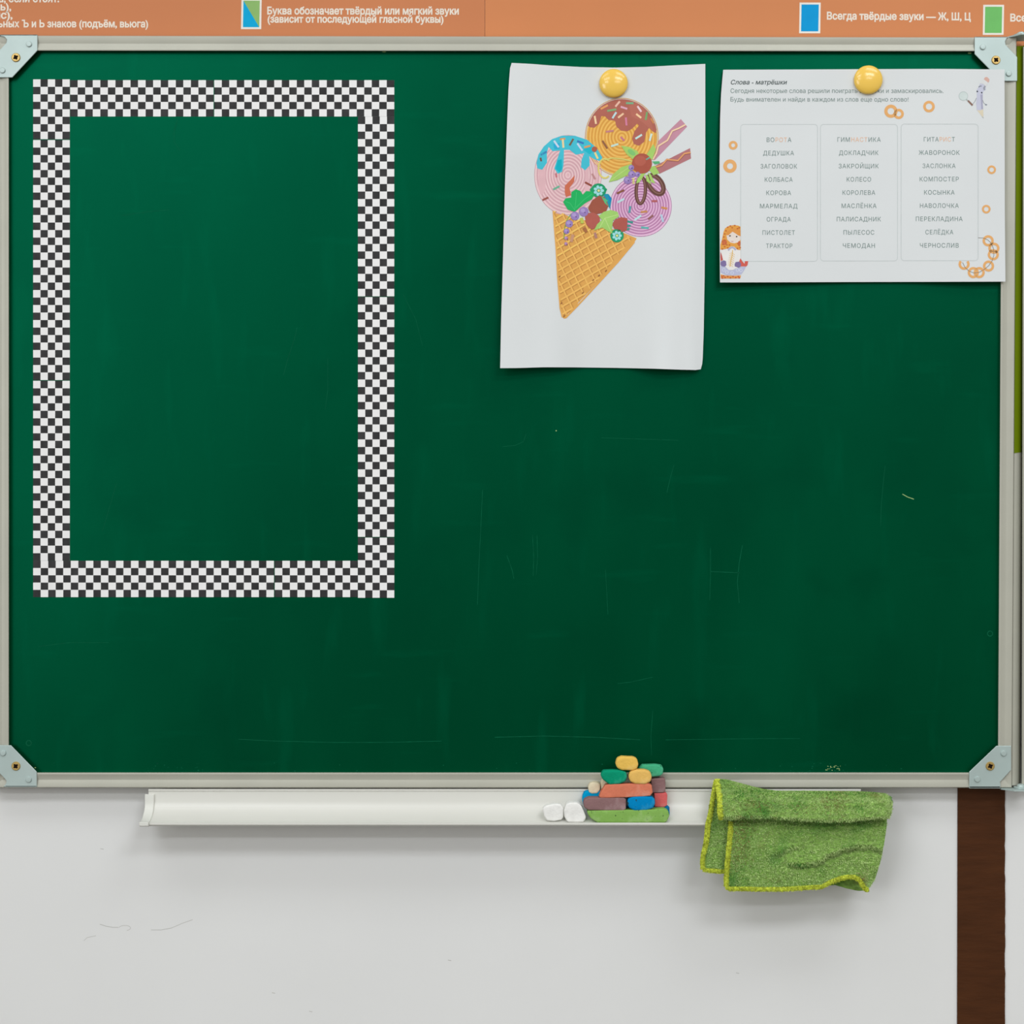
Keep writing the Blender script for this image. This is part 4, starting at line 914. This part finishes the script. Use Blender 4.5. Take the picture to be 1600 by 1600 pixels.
# the roll's lower edge turns back under itself, and its right end closes
def curl(row, n, back, lift):
    prev = row
    for k in range(1, n + 1):
        t = k / n; cur = [bm.verts.new((v.co.x, v.co.y + back * t, v.co.z + lift * math.sin(t * math.pi * 0.5))) for v in row]
        for i in range(len(row) - 1): bm.faces.new((prev[i], cur[i], cur[i + 1], prev[i + 1]))
        prev = cur
curl(FA[-1], 5, 0.0165, 0.0040)
endc = [FA[j][-1] for j in range(len(FA))]
prev = endc
for k in range(1, 5):
    t = k / 4; cur = [bm.verts.new((v.co.x - 0.0012 * t, v.co.y + 0.020 * t * min(1, 0.25 + 0.75 * i / len(endc)), v.co.z)) for i, v in enumerate(endc)]
    for i in range(len(endc) - 1): bm.faces.new((prev[i], prev[i + 1], cur[i + 1], cur[i]))
    prev = cur
samples = []
def collect(F, dens):
    for j in range(len(F) - 1):
        for i in range(len(F[0]) - 1):
            a_, b_, c_, d_ = F[j][i].co, F[j + 1][i].co, F[j + 1][i + 1].co, F[j][i + 1].co
            nn = (c_ - a_).cross(d_ - b_).normalized()
            if nn.y > 0: nn = -nn
            ar = (b_ - a_).length * (d_ - a_).length
            samples.append((a_.copy(), b_.copy(), c_.copy(), d_.copy(), nn, ar * dens))
DENS = 2.3e6
for F in (FA, FB, FC): collect(F, DENS)
for F in (FA, FB, FC, FD):   # terry surface relief
    for row in F:
        for v in row:
            q = v.co * 900; v.co.y -= 0.0006 * noise.noise(q) + 0.0005 * noise.noise(v.co * 420)
build('cloth', bm, m_towel, towel, smooth=80)
random.seed(5)
bm = bmesh.new()
m_stain = M('grubby_pile', (146, 134, 84), 0.95, 0.05, (300, 0.30)); m_deep = M('dark_green_pile', (96, 156, 70), 0.95, 0.05, (300, 0.30))
BROWN = [(1160, 1310, 13, 34, 0.75), (1152, 1335, 12, 20, 0.5), (1180, 1258, 22, 8, 0.5), (1306, 1258, 18, 14, 0.45), (1255, 1262, 30, 7, 0.25), (1330, 1378, 16, 6, 0.4), (1205, 1375, 12, 6, 0.25)]
DEEP = [(1156, 1243, 12, 9, 0.8), (1190, 1236, 30, 5, 0.6), (1240, 1262, 14, 8, 0.4), (1342, 1262, 10, 7, 0.6), (1250, 1352, 14, 5, 0.7), (1160, 1376, 14, 8, 0.5), (1300, 1240, 60, 4, 0.5), (1280, 1290, 60, 6, 0.35), (1215, 1326, 22, 7, 0.4)]
def patch(lst, px, py):
    return max((w_ * math.exp(-((px - x) / a_) ** 2 - ((py - y) / b_) ** 2) for x, y, a_, b_, w_ in lst), default=0)
def topix(p):
    k = (DC + p.y) / D0
    return 800 + p.x / (S * k), 800 - (p.z - ZC) / (S * k)
for a_, b_, c_, d_, nn, cnt in samples:
    k = int(cnt) + (1 if random.random() < cnt - int(cnt) else 0)
    for _ in range(k):
        u, v = random.random(), random.random()
        p = (a_ * (1 - u) + d_ * u) * (1 - v) + (b_ * (1 - u) + c_ * u) * v
        px, py = topix(p)
        if py > 1284 and (py / 4.1 + 0.25 * noise.noise(p * 300)) % 1 < 0.36 and random.random() < 0.8: continue   # knitted rows show on the hanging flap
        if noise.noise(p * 520) < -0.22 and random.random() < 0.8: continue
        dr = (nn * 0.9 + Vector((random.uniform(-0.8, 0.8), random.uniform(-0.2, 0.2), random.uniform(-1.1, 0.3)))).normalized()
        L_ = random.uniform(0.0013, 0.0024); sd = dr.cross(Vector((random.uniform(-1, 1), random.uniform(-1, 1), random.uniform(-1, 1)))).normalized() * random.uniform(0.00022, 0.00038)
        q0 = p - nn * 0.0002
        f = bm.faces.new([bm.verts.new(q0 - sd), bm.verts.new(q0 + sd), bm.verts.new(q0 + dr * L_ + sd * 0.5), bm.verts.new(q0 + dr * L_ - sd * 0.5)])
        if random.random() < patch(BROWN, px, py): f.material_index = 1
        elif random.random() < patch(DEEP, px, py): f.material_index = 2
pl = build('pile', bm, [m_pile, m_stain, m_deep], towel); pl['kind'] = 'stuff'; pl['label'] = 'short fuzzy green pile'
bm = bmesh.new()
def edge_pts(F, sel): return [v.copy() for v in sel]
def hem(pts, r, flat=0.45, off=0.0010):
    pp = [Vector((p.x, p.y - off, p.z)) for p in pts]; random.seed(8)
    tube(bm, pp, lambda t: r * (1 + 0.10 * math.sin(t * 300)), 10, flat=flat)
    for a_, b_ in zip(pp, pp[1:]):
        t_ = (b_ - a_).normalized(); sdv = t_.cross(Vector((0, -1, 0))).normalized()
        for _ in range(int((b_ - a_).length * 9000)):
            w_ = random.uniform(-1, 1); p = a_.lerp(b_, random.random()) + sdv * r * w_ * 0.95 + Vector((0, -r * flat * math.sqrt(1 - w_ * w_ * 0.9), 0))
            dr = (Vector((0, -0.8, 0)) + sdv * w_ * 1.3 + Vector((random.uniform(-.6, .6), 0, random.uniform(-.6, .6)))).normalized() * random.uniform(0.0008, 0.0015)
            q_ = dr.cross(Vector((random.uniform(-1, 1), random.uniform(-1, 1), random.uniform(-1, 1)))).normalized() * 0.0003
            bm.faces.new([bm.verts.new(p - q_), bm.verts.new(p + q_), bm.verts.new(p + dr + q_ * 0.5), bm.verts.new(p + dr - q_ * 0.5)])
from_grid = lambda g, f, idx: [P(g[j][i][0], g[j][i][1], f(i / (len(g[0]) - 1), j / (len(g) - 1), g[j][i][0], g[j][i][1])) for j, i in idx]
hem(from_grid(gA, yA, [(j, 1) for j in range(len(gA))]), 0.0029)
hem(from_grid(gC, yC, [(j, 0) for j in range(len(gC))]), 0.0026)
hem(from_grid(gC, yC, [(len(gC) - 1, i) for i in range(len(gC[0]))]), 0.0022)
hem(from_grid(gB, yB, [(j, 0) for j in range(3, len(gB))]), 0.0025)
hem(from_grid(gB, yB, [(len(gB) - 1, i) for i in range(len(gB[0]))]), 0.0023)
build('hem', bm, m_hem, towel, smooth=60)['label'] = 'yellowish green stitched hem'
